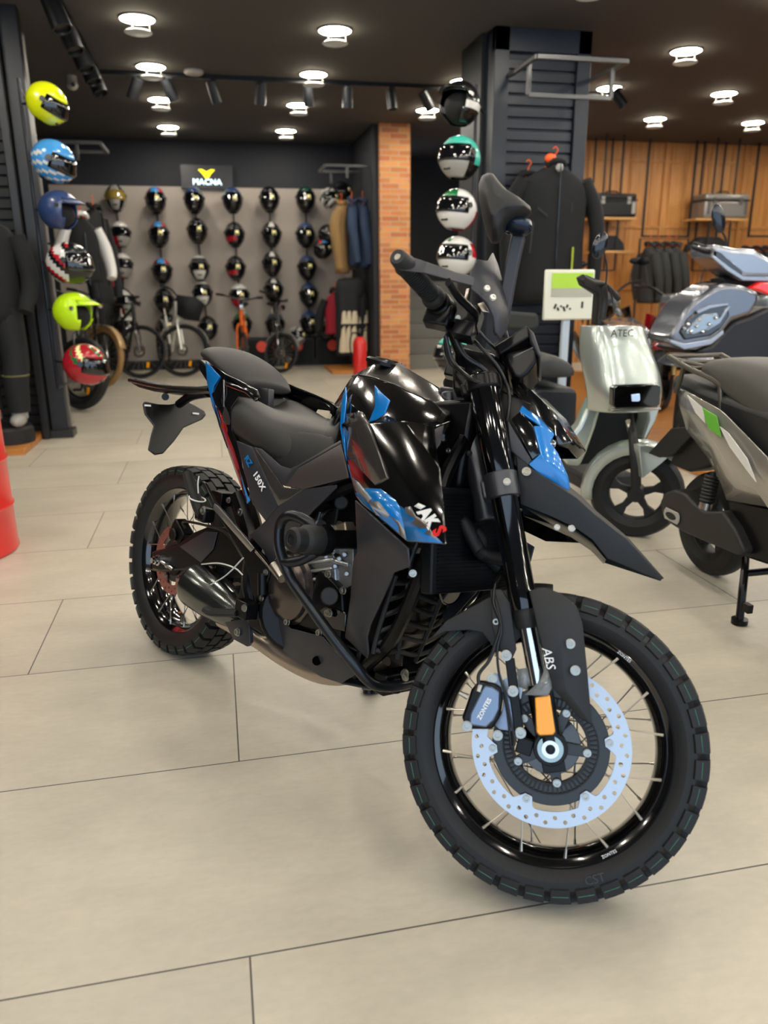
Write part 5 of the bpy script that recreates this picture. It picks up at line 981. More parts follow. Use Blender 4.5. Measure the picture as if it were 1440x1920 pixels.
jacket('black jacket with a red chest mark left of the first helmet column', WY(175, 392, 9.0), 1.2, CB2, CB2, L=.95, w=.2, d=.08, accent=CRD)
trousers('dark grey trousers hanging behind the tan-tyred bicycle', WY(196, 560, 11.25), .9, CGR, CGR, L=.8)
# mannequin legs in riding gear on the left platform
MC = WY(18, 812, 6.02); t = thing('mannequin', 'black-clad mannequin legs in riding trousers on the left wooden platform', 'mannequin', (MC.x, 6.02, .045))
MB().lathe((0, 0, 0), (0, 0, 1), [(0, 0), (.17, 0), (.17, .10), (.155, .12), (0, .12)], 30).build('plinth', MATTE, t)
for s in (1, -1):
    MB().tube([(s*.09, 0, .95), (s*.11, .01, .6), (s*.10, -.01, .45), (s*.09, .0, .22)], [.11, .09, .085, .075], seg=16).build('trouser_leg', CB2, t)
    b = MB(); b.ell((s*.09, -.06, .165), (.055, .12, .05)); b.cyl((s*.09, 0, .17), (s*.09, 0, .27), .055, .06); b.build('boot', HSIL, t)
    MB().torus((s*.10, -.01, .48), (0, 0, 1), .088, .006, 20, 6).build('piping', mat('olive_piping', '6a6a40', .6), t)
b = MB(); b.rings([[V3((a*math.cos(q), c*math.sin(q), z)) for q in [2*PI*k/20 for k in range(20)]] for z, a, c in ((.80, .21, .15), (1.0, .2, .14), (1.2, .2, .13), (1.45, .24, .13), (1.52, .14, .1))]); b.build('jacket_body', CB, t, sub=1)
for s in (1, -1): MB().tube([(s*.22, 0, 1.42), (s*.28, 0, 1.15), (s*.24, -.1, .92)], [.065, .06, .05], seg=12).build('sleeve', CB, t)
# ================================================================ red barrel, extinguisher, drawers
RB = mat('red_drum_paint', 'd0201c', .35, 0, .4)
b = MB().lathe((-1.235, 3.6, 0), (0, 0, 1), [(0, 0), (.28, 0), (.288, .01), (.285, .03), (.285, .20), (.292, .21), (.285, .22), (.285, .41), (.292, .42), (.285, .43), (.285, .60), (.29, .62), (.28, .63), (.27, .615), (0, .61)], 60)
tag(b.build('steel_drum', RB), 'red steel drum cut by the left edge of the photo', 'drum')
E_ = WY(675, 688, 9.55); t = thing('fire_extinguisher', 'red fire extinguisher standing left of the brick pier', 'fire extinguisher', (E_.x, 9.55, 0))
MB().lathe((0, 0, 0), (0, 0, 1), [(0, 0), (.082, 0), (.085, .02), (.085, .42), (.06, .48), (.03, .5), (0, .5)], 28).build('cylinder', RB, t)
b = MB(); b.cyl((0, 0, .5), (0, 0, .55), .02); b.bar((-.02, 0, .56), (.09, 0, .58), .02, .012); b.tube([(0, 0, .53), (-.09, 0, .54), (-.12, 0, .4), (-.1, 0, .2)], .01); b.build('valve', BLKMET, t)
for i, (x, dot) in enumerate(((1.12, 1), (1.62, 1), (.62, 1))):
    t = thing('drawer_unit', f'low black drawer unit under the helmet wall, {("middle", "right", "left")[i]} one of three', 'drawer unit', (x, 11.28, 0))
    MB().box((0, .02, .2), (.48, .3, .38)).build('carcass', MATTE, t, bevel=.006); MB().box((0, -.135, .2), (.44, .015, .32)).build('drawer_front', CB2, t, bevel=.003)
    MB().cyl((0, -.14, .28), (0, -.152, .28), .075, seg=24).build('price_disc', mat('orange_red_disc', 'e8503c', .5), t)
b = MB(); b.box((.2, 11.3, .05), (3.4, .3, .1)); struct(b.build('baseboard_back', M_DARK))
# ================================================================ bicycles
def bicycle(label, x, y, az, steer, fc, tyre='1a1a1c', R=.33, tr=.022, basket=False, fender=None, reflector=True, fork=None, stepthru=False):
    W = WM((x, y, 0), az); t = thing('bicycle', label, 'bicycle', W=W); fc_ = mat('frame_'+fc, fc, .3, .2, .5); tm = mat('tyre_'+tyre, tyre, .6); forkm = mat('frame_'+(fork or fc), fork or fc, .3, .2, .5)
    wb = 1.0; ax = V3((-.3, 0, .95)).normalized(); fa = V3((0, 0, R)); Q = Matrix.Rotation(steer, 3, ax)
    def sx(p): return fa+Q @ (V3(p)-fa)
    def wheel(c, xf):
        w = MB().torus(c, (0, 1, 0), R-tr, tr, 44, 10).build('tyre', tm, t, xf=xf)
        MB().torus(c, (0, 1, 0), R-tr*2.1, .010, 44, 6, 1.3).build('rim', BLKMET, w, xf=xf)
        b = MB()
        for i in range(20): a = 2*PI*i/20; b.cyl(V3(c)+V3((0, .02*(-1)**i, 0)), V3(c)+(R-tr*2.1)*V3((math.cos(a), 0, math.sin(a))), .0013, seg=4)
        b.cyl(V3(c)-V3((0, .04, 0)), V3(c)+V3((0, .04, 0)), .02, seg=12); b.build('spokes', STEEL, w, xf=xf)
        b = MB(); b.lathe(c, (0, 1, 0), [(.08, -.035), (.05, -.035), (.05, -.033), (.08, -.033)], 24, loop=True); b.build('brake_disc', STEEL, w, xf=xf)
        if fender:
            fm = mat('fender_'+fender, fender, .3, .3, .5); b = MB(); b.rings([[V3(c)+V3(((R+.02)*math.cos(a), yy, (R+.02)*math.sin(a))) for yy in (-tr*1.2, 0, tr*1.2)] for a in [math.radians(20+14*i) for i in range(11)]], close=False, cap=False); b.build('fender', fm, w, xf=xf, solid=.003)
        if reflector: MB().box(V3(c)+V3((.12, -.012, -.15)), (.03, .008, .07)).build('wheel_reflector', ORANGE, w, xf=xf)
    wheel(fa, sx); wheel(V3((-wb, 0, R)), lambda p: V3(p))
    top = fa+ax*.62; hd = fa+ax*.45
    b = MB(); 
    for s in (1, -1): b.tube([fa+V3((0, s*.06, 0)), fa+ax*.3+V3((0, s*.06, 0)), fa+ax*.38+V3((0, s*.03, 0))], .013, n=3)
    b.cyl(fa+ax*.36, top, .018); b.build('fork', forkm, t, xf=sx)
    b = MB(); b.cyl(hd, fa+ax*.56, .024); bb = V3((-.58, 0, .29)); st_ = V3((-.75, 0, .72)); b.tube([hd, bb], .02 if not stepthru else .028, n=1); b.cyl(bb, st_, .017); 
    b.tube([fa+ax*.55, bb+V3((.06, 0, .16)) if stepthru else st_-V3((0, 0, .04))], .018, n=1)
    for s in (1, -1): b.tube([bb, V3((-wb, s*.05, R))], .011, n=1); b.tube([st_-V3((0, 0, .06)), V3((-wb, s*.05, R))], .009, n=1)
    b.build('frame', fc_, t)
    b = MB(); b.cyl(st_, st_+V3((-.03, 0, .12)), .013); b.build('seat_post', STEEL, t)
    b = MB(); b.rings([[V3((-.78+xx, yy*w, .86+zz*.03)) for yy, zz in ((-1, 0), (-.7, 1), (.7, 1), (1, 0), (.6, -1), (-.6, -1))] for xx, w in ((-.14, .07), (-.06, .08), (.04, .03), (.14, .018))]); b.build('saddle', RUBBER, t, sub=1)
    b = MB(); hb = top+ax*.05+V3((.04, 0, .02)); b.cyl(top, hb, .015); b.tube([hb+V3((-.12, -.30, .05)), hb+V3((-.03, -.2, .04)), hb, hb+V3((-.03, .2, .04)), hb+V3((-.12, .30, .05))], .011); b.build('handlebar', BLKMET, t, xf=sx)
    for s in (1, -1): MB().cyl(hb+V3((-.12, s*.30, .05)), hb+V3((-.05, s*.22, .045)), .017, seg=12).build('grip', RUBBER, t, xf=sx)
    MB().lathe(hb+V3((.06, 0, -.08)), (1, 0, 0), [(0, -.03), (.03, -.02), (.035, .02), (0, .025)], 18).build('headlamp', CHROME, t, xf=sx)
    b = MB(); b.lathe(bb, (0, 1, 0), [(.09, -.03), (.02, -.03), (.02, -.026), (.09, -.026)], 24, loop=True); b.bar(bb+V3((0, -.04, 0)), bb+V3((.05, -.05, -.16)), .012, .02, (0, 1, 0)); b.box(bb+V3((.05, -.09, -.165)), (.09, .08, .02)); b.build('crankset', BLKMET, t)
    if basket:
        b = MB(); c = hb+V3((.17, 0, -.05)); b.rings([[c+V3((x_*k, y_*k, z)) for x_, y_ in ((-.12, -.16), (.12, -.16), (.12, .16), (-.12, .16))] for z, k in ((-.20, .82), (.04, 1))], cap=False); b.poly([c+V3((x_*.82, y_*.82, -.20)) for x_, y_ in ((-.12, -.16), (.12, -.16), (.12, .16), (-.12, .16))], [(0, 1, 2, 3)]); b.build('basket', CB2, t, solid=.006, xf=sx)
    return t
bicycle('black bicycle directly left of the white one with the basket', -.93, 10.15, -PI/2+.35, .95, '141416', fork='141416')
bicycle('white bicycle with a dark front basket before the third helmet column', -.42, 10.2, -PI/2+.3, 1.0, 'f0eee6', basket=True, stepthru=True, fender='b8b6b0')
bicycle('orange bicycle standing before the fourth helmet column', .32, 10.3, -PI/2-.1, .3, 'e86818', R=.27)
bicycle('dark folding bicycle with grey fenders before the fifth helmet column', .82, 10.3, -PI/2+.05, .85, '2c2c2e', R=.26, fender='8a8a88')
bicycle('fat-tyred black bicycle behind the left helmet stand', WF(165, 768).x-.02, 7.75, -PI/2+.1, .8, '18181a', R=.34, tr=.055)
bicycle('tan-tyred bicycle behind the fat-tyred black one', WF(212, 722).x-.05, 9.4, -PI/2+.3, .5, '1c1c1e', tyre='9a7648', R=.34, tr=.035, fender='c0a070')
# ================================================================ shelves and goods on the oak wall
def shelf_frame(label, us, yb_, vb, boards):
    t = thing('display_shelf', label, 'shelf', (0, 0, 0)); x0, x1 = WY(us[0], 400, yb_).x, WY(us[1], 400, yb_).x; z0 = WY(us[0], vb, yb_).z
    b = MB()
    for x in (x0, x1):
        for y in (yb_, yb_+.3): b.box((x, y, (CEIL+z0)/2), (.02, .02, CEIL-z0))
    for y in (yb_, yb_+.3): b.box(((x0+x1)/2, y, z0), (x1-x0, .02, .02))
    b.build('frame', MATTE, t)
    out = []
    for u0, u1, v in boards: a, c = WY(u0, v, yb_-.02), WY(u1, v, yb_-.02); MB().box(((a.x+c.x)/2, yb_+.15, a.z), (c.x-a.x, .36, .03)).build('board', M_SHELF, t, bevel=.003); out.append((a.x, c.x, a.z+.015))
    return out
s1 = shelf_frame('black-framed wall shelf with two pale boards, next to the navy column', (1128, 1160), 10.1, 507, ((1108, 1194, 409), (1118, 1188, 472)))
s2 = shelf_frame('black-framed wall shelf with pale boards behind the scooter mirror', (1332, 1372), 10.1, 507, ((1304, 1402, 411), (1296, 1390, 474)))
def uframe(label, u0, u1, v): 
    a, c = WY(u0, v, 10.35), WY(u1, v, 10.35); b = MB()
    for x in (a.x, c.x): b.box((x, 10.35, (CEIL+a.z)/2), (.025, .025, CEIL-a.z))
    b.box(((a.x+c.x)/2, 10.35, a.z), (c.x-a.x+.025, .025, .025)); return tag(b.build('garment_rail', MATTE), label, 'rail')
uframe('black hanging steel frame on the oak wall between the two shelves', 1204, 1290, 443); uframe('black hanging steel frame on the oak wall at the right edge', 1403, 1470, 443)
def top_case(label, x0, x1, z, y, h, m, m2):
    t = thing('top_case', label, 'luggage case', ((x0+x1)/2, y, z)); w = x1-x0
    MB().box((0, 0, h*.36), (w, .36, h*.72)).build('case_body', m, t, bevel=.03, segs=3); MB().box((0, 0, h*.86), (w*.99, .355, h*.27)).build('lid', m, t, bevel=.03, segs=3)
    MB().box((0, -.01, h*.72), (w*1.0, .37, .015)).build('seal', MATTE, t)
    for s in (-.3, .3): MB().box((s*w, -.185, h*.7), (.05, .02, .09)).build('latch', m2, t, bevel=.004)
    for s in (-1, 1): MB().box((s*w*.42, -.182, h*.4), (.05, .01, h*.5)).build('corner_plate', m2, t, bevel=.003)
    MB().tube([(-.09, -.05, h), (-.07, -.05, h+.03), (.07, -.05, h+.03), (.09, -.05, h)], .01, n=2).build('handle', MATTE, t)
k = s1[0]; top_case('black aluminium-cornered luggage case on the upper shelf beside the navy column', k[0]+.03, WY(1186, 390, 10.2).x, k[2], 10.26, .30, mat('black_case', '141416', .4, .3), HSIL)
k = s2[0]; top_case('silver luggage case on the upper shelf behind the scooter mirror', WY(1312, 390, 10.2).x, WY(1394, 390, 10.2).x, k[2], 10.26, .32, mat('silver_case', '96928c', .35, .6), mat('case_grey', '5c5a58', .4))
k = s1[1]; tag(MB().rings([[V3((k[0]+.25+x_*s, 10.26+y_*s, k[2]+z)) for x_, y_ in ((-.2, -.14), (.2, -.14), (.2, .14), (-.2, .14))] for z, s in ((0, 1), (.1, .9), (.2, .5))]).build('luggage_bag', CB2, bevel=.02), 'black soft luggage bag on the lower shelf beside the navy column', 'bag')
k = s2[1]; tag(MB().rings([[V3((k[0]+.35+x_*s, 10.26+y_*s, k[2]+z)) for x_, y_ in ((-.3, -.14), (.3, -.14), (.3, .14), (-.3, .14))] for z, s in ((0, 1), (.1, .9), (.2, .5))]).build('luggage_bag', CB2, bevel=.02), 'black soft luggage bag on the lower shelf behind the grey scooter', 'bag')
# ================================================================ sign stand
c = WY(1066, 553, 4.6); t = thing('sign_stand', 'white price sign with a green band on a white pole beside the silver scooter', 'sign', (c.x, 4.6, 0))
MB().box((0, 0, c.z), (.33, .02, .30)).build('sign_plate', mat('sign_white', 'd8d8c8', .5), t, bevel=.012)
MB().box((.015, -.012, c.z+.085), (.27, .004, .09)).build('green_band', mat('lime_print', 'a8d038', .5), t); MB().box((.015, -.012, c.z+.015), (.27, .004, .05)).build('grey_band', mat('sign_grey', 'a8a898', .5), t)
for i in range(6): MB().box((-.09+.02*i, -.012, c.z-.075+.008*(-1)**i), (.012, .004, .03-.01*(i % 3)), Matrix.Rotation(.4*(-1)**i, 3, 'Y')).build('handwriting', MATTE, t)
MB().box((.09, -.012, c.z-.06), (.012, .004, .04)).build('handwriting', MATTE, t); MB().box((0, .02, (c.z-.12)/2), (.045, .03, c.z-.12)).build('pole', mat('pole_white', 'b0bcc8', .4), t); MB().box((0, .02, .01), (.3, .25, .02)).build('foot', mat('pole_white', ''), t, bevel=.004)
# ================================================================ silver scooter (faces the viewer)
SIL = mat('silver_green_paint', 'b4beba', .28, .65, .7); DSEAT = mat('dark_blue_grey_plastic', '11151c', .45)
def vwheel(t, c, R, tr, az, hubm=MATTE, spokes=5, xr=None, disc=False, name='wheel'):
    'small scooter wheel: tyre, cast rim with thick spokes'
    h = V3((math.cos(az), math.sin(az), 0)); n = V3((-math.sin(az), math.cos(az), 0)); c = V3(c)
    w = MB().lathe(c, n, [(R-tr*1.75, -tr*.7), (R-tr*1.2, -tr*1.0), (R-tr*.35, -tr*.85), (R-.004, -tr*.45), (R, 0), (R-.004, tr*.45), (R-tr*.35, tr*.85), (R-tr*1.2, tr), (R-tr*1.75, tr*.7)], 56, loop=True).build('tyre', RUBBER, t)
    ri = R-tr*1.7
    b = MB().lathe(c, n, [(ri+.004, -tr*.72), (ri-.008, -tr*.6), (ri-.012, 0), (ri-.008, tr*.6), (ri+.004, tr*.72)], 48, loop=True); b.lathe(c, n, [(0, -.05), (.035, -.05), (.04, -.03), (.04, .03), (.035, .05), (0, .05)], 24)
    for i in range(spokes):
        a = 2*PI*i/spokes+.3; e = math.cos(a)*h+math.sin(a)*V3((0, 0, 1)); q = -math.sin(a)*h+math.cos(a)*V3((0, 0, 1))
        b.rings([[c+e*r+q*s*wd+n*k for s, k in ((-1, -.018), (1, -.018), (1, .018), (-1, .018))] for r, wd in ((.03, .018), ((ri+.03)/2, .012), (ri-.006, .03))])
    b.build('rim', hubm, w, bevel=.003)
    if disc: MB().lathe(c, n, [(.09, -.045), (.06, -.045), (.06, -.041), (.09, -.041)], 30, loop=True).build('brake_disc', STEEL, w)
    return w
def wy(pts, y): return [WY(u, v, y) for u, v in pts]
def slabp(name, m, pts, y, d, parent, bevel=.01, segs=3, label=None, shrink=1.0):
    P = wy(pts, y); c = sum(P, V3())/len(P); o = V3((0, d, 0))
    return MB().rings([P, [c+(p-c)*shrink+o for p in P]]).build(name, m, parent, bevel=bevel, segs=segs, label=label) if False else MB().rings([P, [c+(p-c)*shrink+o for p in P]]).build(name, m, parent, bevel=bevel, segs=segs)
def G_(t): return t
t = thing('scooter', 'silver electric scooter with a dark rectangular headlight facing the viewer', 'scooter', (0, 0, 0))
# front shield: rows of cross sections from the picture, rounded towards the sides
rows = [((1097, 613), (1116, 611), (1205, 611), (1212, 620)), ((1092, 648), (1124, 640), (1212, 640), (1222, 650)), ((1099, 700), (1134, 712), (1240, 700), (1244, 705)), ((1110, 740), (1146, 745), (1243, 742), (1246, 740)), ((1107, 772), (1142, 776), (1226, 772), (1244, 768))]
R = []
for i, (a, b_, c_, d_) in enumerate(rows):
    yf = 3.27-.05*min(i, 3)+(.03 if i == 4 else 0); A, B1, C1, D1 = WY(*a, yf+.10), WY(*b_, yf), WY(*c_, yf), WY(*d_, yf+.05)
    R.append([A+V3((0, .12, 0)), A, B1, B1*.5+C1*.5+V3((0, -.015, 0)), C1, D1, D1+V3((0, .14, 0))])
R = [[p+V3((0, .02, .004)) for p in R[0]]]+[R[0]]+R+[R[-1]]
MB().rings(R, close=True).build('front_shield', SIL, t, sub=2)
sp = [(1110, 745), (1128, 764), (1118, 800), (1100, 850), (1088, 876), (1060, 872), (1060, 830), (1085, 800)]
pl = wy(sp, 3.34); MB().rings([pl, [p+V3((.03, .12, 0)) for p in pl]]).build('leg_shield', SIL, t, bevel=.02, segs=3)
pr = wy([(1215, 758), (1242, 752), (1230, 790), (1210, 826), (1204, 820), (1216, 788)], 3.36); MB().rings([pr, [p+V3((0, .12, 0)) for p in pr]]).build('leg_shield', SIL, t, bevel=.01)
slabp('inner_shield', CB, [(1105, 760), (1238, 757), (1225, 800), (1195, 860), (1105, 870), (1085, 872)], 3.46, .05, t)
hl = [(1150, 730), (1152, 726), (1158, 722), (1234, 720), (1238, 724), (1238, 760), (1234, 764), (1154, 766), (1149, 762)]
slabp('headlight', GLOSS, [(1150, 728), (1157, 722), (1234, 720), (1239, 725), (1238, 758), (1233, 763), (1155, 766), (1149, 761)], 3.085, .04, t, bevel=.006)
slabp('headlight_projector', mat('projector_lens', 'b8d0f0', .1, .2, 1, emit=.5), [(1185, 740), (1200, 738), (1201, 750), (1198, 753), (1186, 753)], 3.078, .01, t, bevel=.003)
slabp('headlight_surround', STEEL, [(1146, 768), (1240, 764), (1240, 768), (1146, 772)], 3.09, .03, t, bevel=.003)
q = WY(1165, 625, 3.225); text('shield_lettering', 'ATEC', q+V3((0, -.01, 0)), (1, 0, -.02), (0, .1, 1), .045, MATTE, t)
wc = WF(1190, 1006)+V3((0, .02, .21)); vwheel(t, wc, .212, .048, math.radians(-33))
b = MB(); nn_ = V3((-math.sin(math.radians(-33)), math.cos(math.radians(-33)), 0))
b.tube([WY(1178, 765, 3.25), WY(1184, 800, 3.15), WY(1190, 850, 3.08), wc-nn_*.075+V3((.0, 0, .02))], [.016, .018, .024, .02], seg=12, n=3); b.build('fork', MATTE, t)
MB().cyl(WY(1177, 788, 3.17), WY(1183, 815, 3.13), .012).build('fork_stanchion', STEEL, t)
def fend(a0, a1_):
    secs = []; h = V3((math.cos(math.radians(-33)), math.sin(math.radians(-33)), 0))
    for i in range(12):
        a = math.radians(a0+(a1_-a0)*i/11); r = .245; secs.append([wc+h*rr*math.cos(a)+V3((0, 0, rr*math.sin(a)))+nn_*k for k, rr in ((-.07, r-.05 if 60 < math.degrees(a) < 200 else r-.02), (-.06, r-.005), (0, r+.008), (.06, r-.005), (.07, r-.03))])
    return secs
MB().rings(fend(45, 190), close=False, cap=False).build('front_fender', SIL, t, solid=.004)
fp = [(1198, 836), (1214, 834), (1230, 838), (1256, 855), (1240, 870), (1205, 897)]
P = wy(fp, 3.02); MB().rings([P, [p+V3((.0, .05, 0)) for p in P]]).build('fender_side', SIL, t, bevel=.004)
slabp('headset', MATTE, [(1090, 520), (1100, 515), (1130, 528), (1140, 540), (1128, 610), (1118, 610), (1122, 552), (1095, 535)], 3.5, .06, t, bevel=.006)
b = MB(); b.tube([WY(1128, 600, 3.45), WY(1133, 560, 3.45), WY(1130, 535, 3.42)], .018, seg=10); b.tube([WY(1092, 520, 3.3), WY(1112, 530, 3.38), WY(1135, 535, 3.45), WY(1160, 560, 3.5)], .013, seg=10); b.build('handlebar', MATTE, t)
b = MB(); b.tube([WY(1136, 535, 3.4), WY(1138, 500, 3.4), WY(1132, 470, 3.4)], .004); ms = b.build('mirror_stem', CABLE, t); MB().ell(WY(1125, 460, 3.4), (.035, .02, .06), Matrix.Rotation(.3, 3, 'Y')).build('mirror', mat('mirror_back', '20262e', .2, .5, .5), ms)
b = MB(); b.tube([WY(1130, 600, 3.42), WY(1150, 590, 3.4), WY(1148, 560, 3.42), WY(1140, 535, 3.4)], .004); b.build('cable', CABLE, t)
b = MB(); b.rings([[V3((x_, y_, z_)) for x_, z_ in ((1.75, z0), (2.03, z0), (2.03, z1), (1.75, z1))] for y_, z0, z1 in ((3.45, .14, .22), (3.9, .14, .22))]); b.build('floorboard', MATTE, t, bevel=.02)
ub = [(1000, 735), (1015, 725), (1080, 728), (1084, 740), (1082, 800), (1072, 830), (1010, 840)]
P = wy(ub, 3.95); MB().rings([P, [p+V3((0, .4, 0)) for p in P]]).build('under_seat_body', DSEAT, t, bevel=.03, segs=3)
su = [(985, 690), (1000, 672), (1040, 664), (1075, 678), (1086, 700), (1080, 712), (1010, 712)]
P = wy(su, 3.85); c = sum(P, V3())/len(P); MB().rings([[c+(p-c)*.8 for p in P], P, [p+V3((0, .3, .01)) for p in P], [c+(p-c)*.7+V3((0, .55, .03)) for p in P]]).build('seat', mat('scooter_seat', '3a3a3a', .45), t, sub=1)
P = wy([(950, 590), (960, 584), (1010, 588), (1012, 612), (1000, 620), (950, 618)], 4.3); MB().rings([P, [p+V3((0, .1, 0)) for p in P]]).build('back_rest', CGR, t, bevel=.03, segs=3)
vwheel(t, (wc.x+.03, 4.25, .21), .21, .05, -PI/2)
# ================================================================ moped at the right edge (heads towards the viewer's right)
MX = 1.93; TAUP = mat('silver_taupe_paint', 'a5a199', .25, .6, .8)
t = thing('moped', 'silver moped with a green side stripe and rear rack at the right edge', 'scooter', (0, 0, 0))
def wx(pts, x): return [WX(u, v, x) for u, v in pts]
def sidep(name, m, pts, x, d, parent=None, bevel=.006, both=True, solid=True):
    P = wx(pts, x); o = None
    for s in ((1, -1) if both else (1,)):
        Q = [p if s > 0 else V3((2*MX-p.x, p.y, p.z)) for p in P]
        o = MB().rings([Q, [p+V3((s*d, 0, 0)) for p in Q]]).build(name, m, parent or t, bevel=bevel, segs=3)
    return o
V = wx([(1273, 727)], MX-.07)+wx([(1288, 733)], MX-.10)+wx([(1350, 767), (1365, 780), (1440, 857), (1500, 960)], MX-.165)+wx([(1500, 1040), (1440, 950), (1363, 937), (1353, 907)], MX-.15)+wx([(1327, 857), (1288, 807), (1275, 760)], MX-.11)+wx([(1340, 830)], MX-.175)+wx([(1400, 890)], MX-.18)
F_ = [(0, 1, 11, 12), (1, 2, 13, 11), (2, 3, 13), (3, 4, 14, 13), (4, 5, 6, 14), (14, 6, 7, 8), (13, 14, 8, 9), (13, 9, 10), (11, 13, 10)]
for s in (1, -1): MB().poly([p if s > 0 else V3((2*MX-p.x, p.y, p.z)) for p in V], F_).build('side_panel', TAUP, t, solid=.006, bevel=.004)
MB().rings([[V3((MX-w, y_, z0)), V3((MX+w, y_, z0)), V3((MX+w, y_, z1)), V3((MX-w, y_, z1))] for y_, w, z0, z1 in ((2.95, .06, .70, .78), (2.6, .12, .62, .76), (2.2, .15, .45, .74), (1.8, .15, .35, .66), (1.3, .14, .30, .5))]).build('tail_body', MATTE, t, bevel=.03, segs=3)
sidep('green_stripe', mat('green_stripe', '5fae34', .4), [(1316, 764), (1343, 780), (1352, 821), (1327, 803)], MX-.186, .004, both=True); sidep('white_stripe', HWH, [(1288, 741), (1315, 763), (1322, 794), (1304, 774)], MX-.176, .004, bevel=0)
sidep('white_stripe', HWH, [(1349, 800), (1365, 812), (1400, 860), (1417, 904), (1400, 882), (1368, 838)], MX-.19, .004, bevel=0)
Rk = [p for p in wx([(1330, 698), (1337, 682), (1353, 672), (1385, 668), (1440, 668), (1520, 690)], MX-.05)]
b = MB(); R = []
for (u, v0, v1, w) in ((1333, 690, 712, .07), (1350, 673, 745, .12), (1390, 668, 800, .15), (1440, 668, 850, .16), (1530, 700, 900, .15)):
    tp = WX(u, v0, MX); lo_ = WX(u+4, v1, MX-w); R.append([V3((MX+s*w*k, tp.y if kz else lo_.y, z)) for s, k, z, kz in ((-1, 1, lo_.z, 0), (-1, .9, tp.z-.02, 1), (-1, .5, tp.z, 1), (1, .5, tp.z, 1), (1, .9, tp.z-.02, 1), (1, 1, lo_.z, 0))])
b.rings(R).build('seat', mat('grey_moped_seat', '45433f', .55, bump=.2, bscale=900), t, sub=2)
rt = mat('grey_rack_tube', '5c5850', .35, .6)
b = MB(); na = wx([(1254, 668), (1290, 690), (1345, 716), (1351, 730), (1352, 772)], MX-.12); fa_ = [V3((2*MX-p.x, p.y, p.z)) for p in na]
b.tube([na[0]]+[fa_[0]], .009, n=1); b.tube(na, .010); b.tube(fa_, .010)
for k in (.25, .5, .8):
    p = na[0].lerp(na[2], k); b.tube([p, V3((2*MX-p.x, p.y, p.z))], .008, n=1)
p, q = na[0].lerp(na[2], .1), na[0].lerp(na[2], .7); b.tube([p, V3((MX, q.y, q.z))], .008, n=1); b.tube([wx([(1268, 735)], MX-.1)[0], na[0].lerp(na[2], .35)], .010, n=1)
b.build('rear_rack', rt, t)
vwheel(t, (MX, WF(1333, 1072).y, .21), .212, .05, -PI/2)
b = MB(); sc0, sc1 = WX(1338, 885, MX-.12), WX(1322, 955, MX-.14)
b.cyl(sc0, sc1, .012)
for i in range(8): b.torus(sc0.lerp(sc1, .12+.09*i), sc1-sc0, .024, .006, 20, 6)
b.build('rear_shock', MATTE, t); MB().cyl(sc0.lerp(sc1, .82), sc1, .026).build('shock_cup', STEEL, t)
sidep('motor_cover', mat('motor_cover_grey', '242423', .5, .2), [(1237, 940), (1245, 924), (1262, 918), (1283, 926), (1300, 945), (1318, 960), (1353, 958), (1375, 990), (1393, 1030), (1391, 1040), (1378, 1040), (1330, 1020), (1280, 998), (1252, 980), (1240, 962)], MX-.17, .07, bevel=.018, both=False)
o_ = WX(1261, 967, MX-.17); h_ = V3((0, -1, 0)); b = MB(); b.rings([[V3((MX-.172-k, o_.y+.055*c_*w, o_.z+.025*s_*w)) for c_, s_ in ((-1, .4), (-.8, 1), (.8, 1), (1, .4), (1, -.4), (.8, -1), (-.8, -1), (-1, -.4))] for k, w in ((0, 1), (.006, .96))]); b.build('motor_emblem', HSIL, t, bevel=.002)
b = MB(); b.rings([[V3((MX-.178-k, o_.y+.036*math.cos(a)*w, o_.z+.014*math.sin(a)*w)) for a in [2*PI*i/20 for i in range(20)]] for k, w in ((0, 1), (.003, .95))]); b.build('emblem_oval', MATTE, t)
slab_ = wx([(1215, 850), (1258, 803), (1292, 800), (1300, 812), (1262, 852), (1235, 858)], MX-.09)
MB().rings([slab_, [V3((2*MX-p.x, p.y, p.z)) for p in slab_]]).build('plate_bracket', MATTE, t, bevel=.004)
pp = wx([(1255, 870), (1275, 810), (1330, 830), (1345, 870), (1290, 885)], MX-.06); MB().rings([pp, [V3((2*MX-p.x, p.y, p.z)) for p in pp]]).build('rear_fender', MATTE, t, bevel=.01)
pp = wx([(1363, 935), (1440, 950), (1520, 1040), (1520, 1100), (1440, 1060), (1395, 1045), (1370, 985)], MX-.13); MB().rings([pp, [V3((2*MX-p.x, p.y, p.z)) for p in pp]]).build('under_frame', BLKMET, t, bevel=.01)
b = MB(); f0 = WX(1386, 1168, MX-.2); f0.z = .014; b.tube([WX(1398, 1048, MX-.1), WX(1396, 1075, MX-.15), WX(1392, 1110, MX-.19), f0], .014, n=4); fr = V3((2*MX-f0.x, f0.y, f0.z)); b.tube([V3((2*MX-p.x, p.y, p.z)) for p in (WX(1398, 1048, MX-.1), WX(1396, 1075, MX-.15), WX(1392, 1110, MX-.19), f0)], .014, n=4)
q = WX(1396, 1075, MX-.15); b.cyl(q, V3((2*MX-q.x, q.y, q.z)), .013); 
for f in (f0, fr): b.cyl(f+V3((0, 0, .006)), f-V3((0, 0, .012)), .028, seg=16)
b.box(WX(1402, 1140, MX-.2), (.02, .03, .03)); b.build('centre_stand', BLKMET, t)
b = MB(); b.box((MX, 1.35, .24), (.26, .5, .05)); b.build('floorboard', MATTE, t, bevel=.01)
b = MB(); b.rings([[V3((MX-w, y_, z_)) , V3((MX+w, y_, z_)), V3((MX+w, y_-.05, z_)), V3((MX-w, y_-.05, z_))] for y_, z_, w in ((1.1, .25, .15), (1.08, .6, .17), (1.16, .9, .12))]); b.build('leg_shield', TAUP, t, bevel=.02)
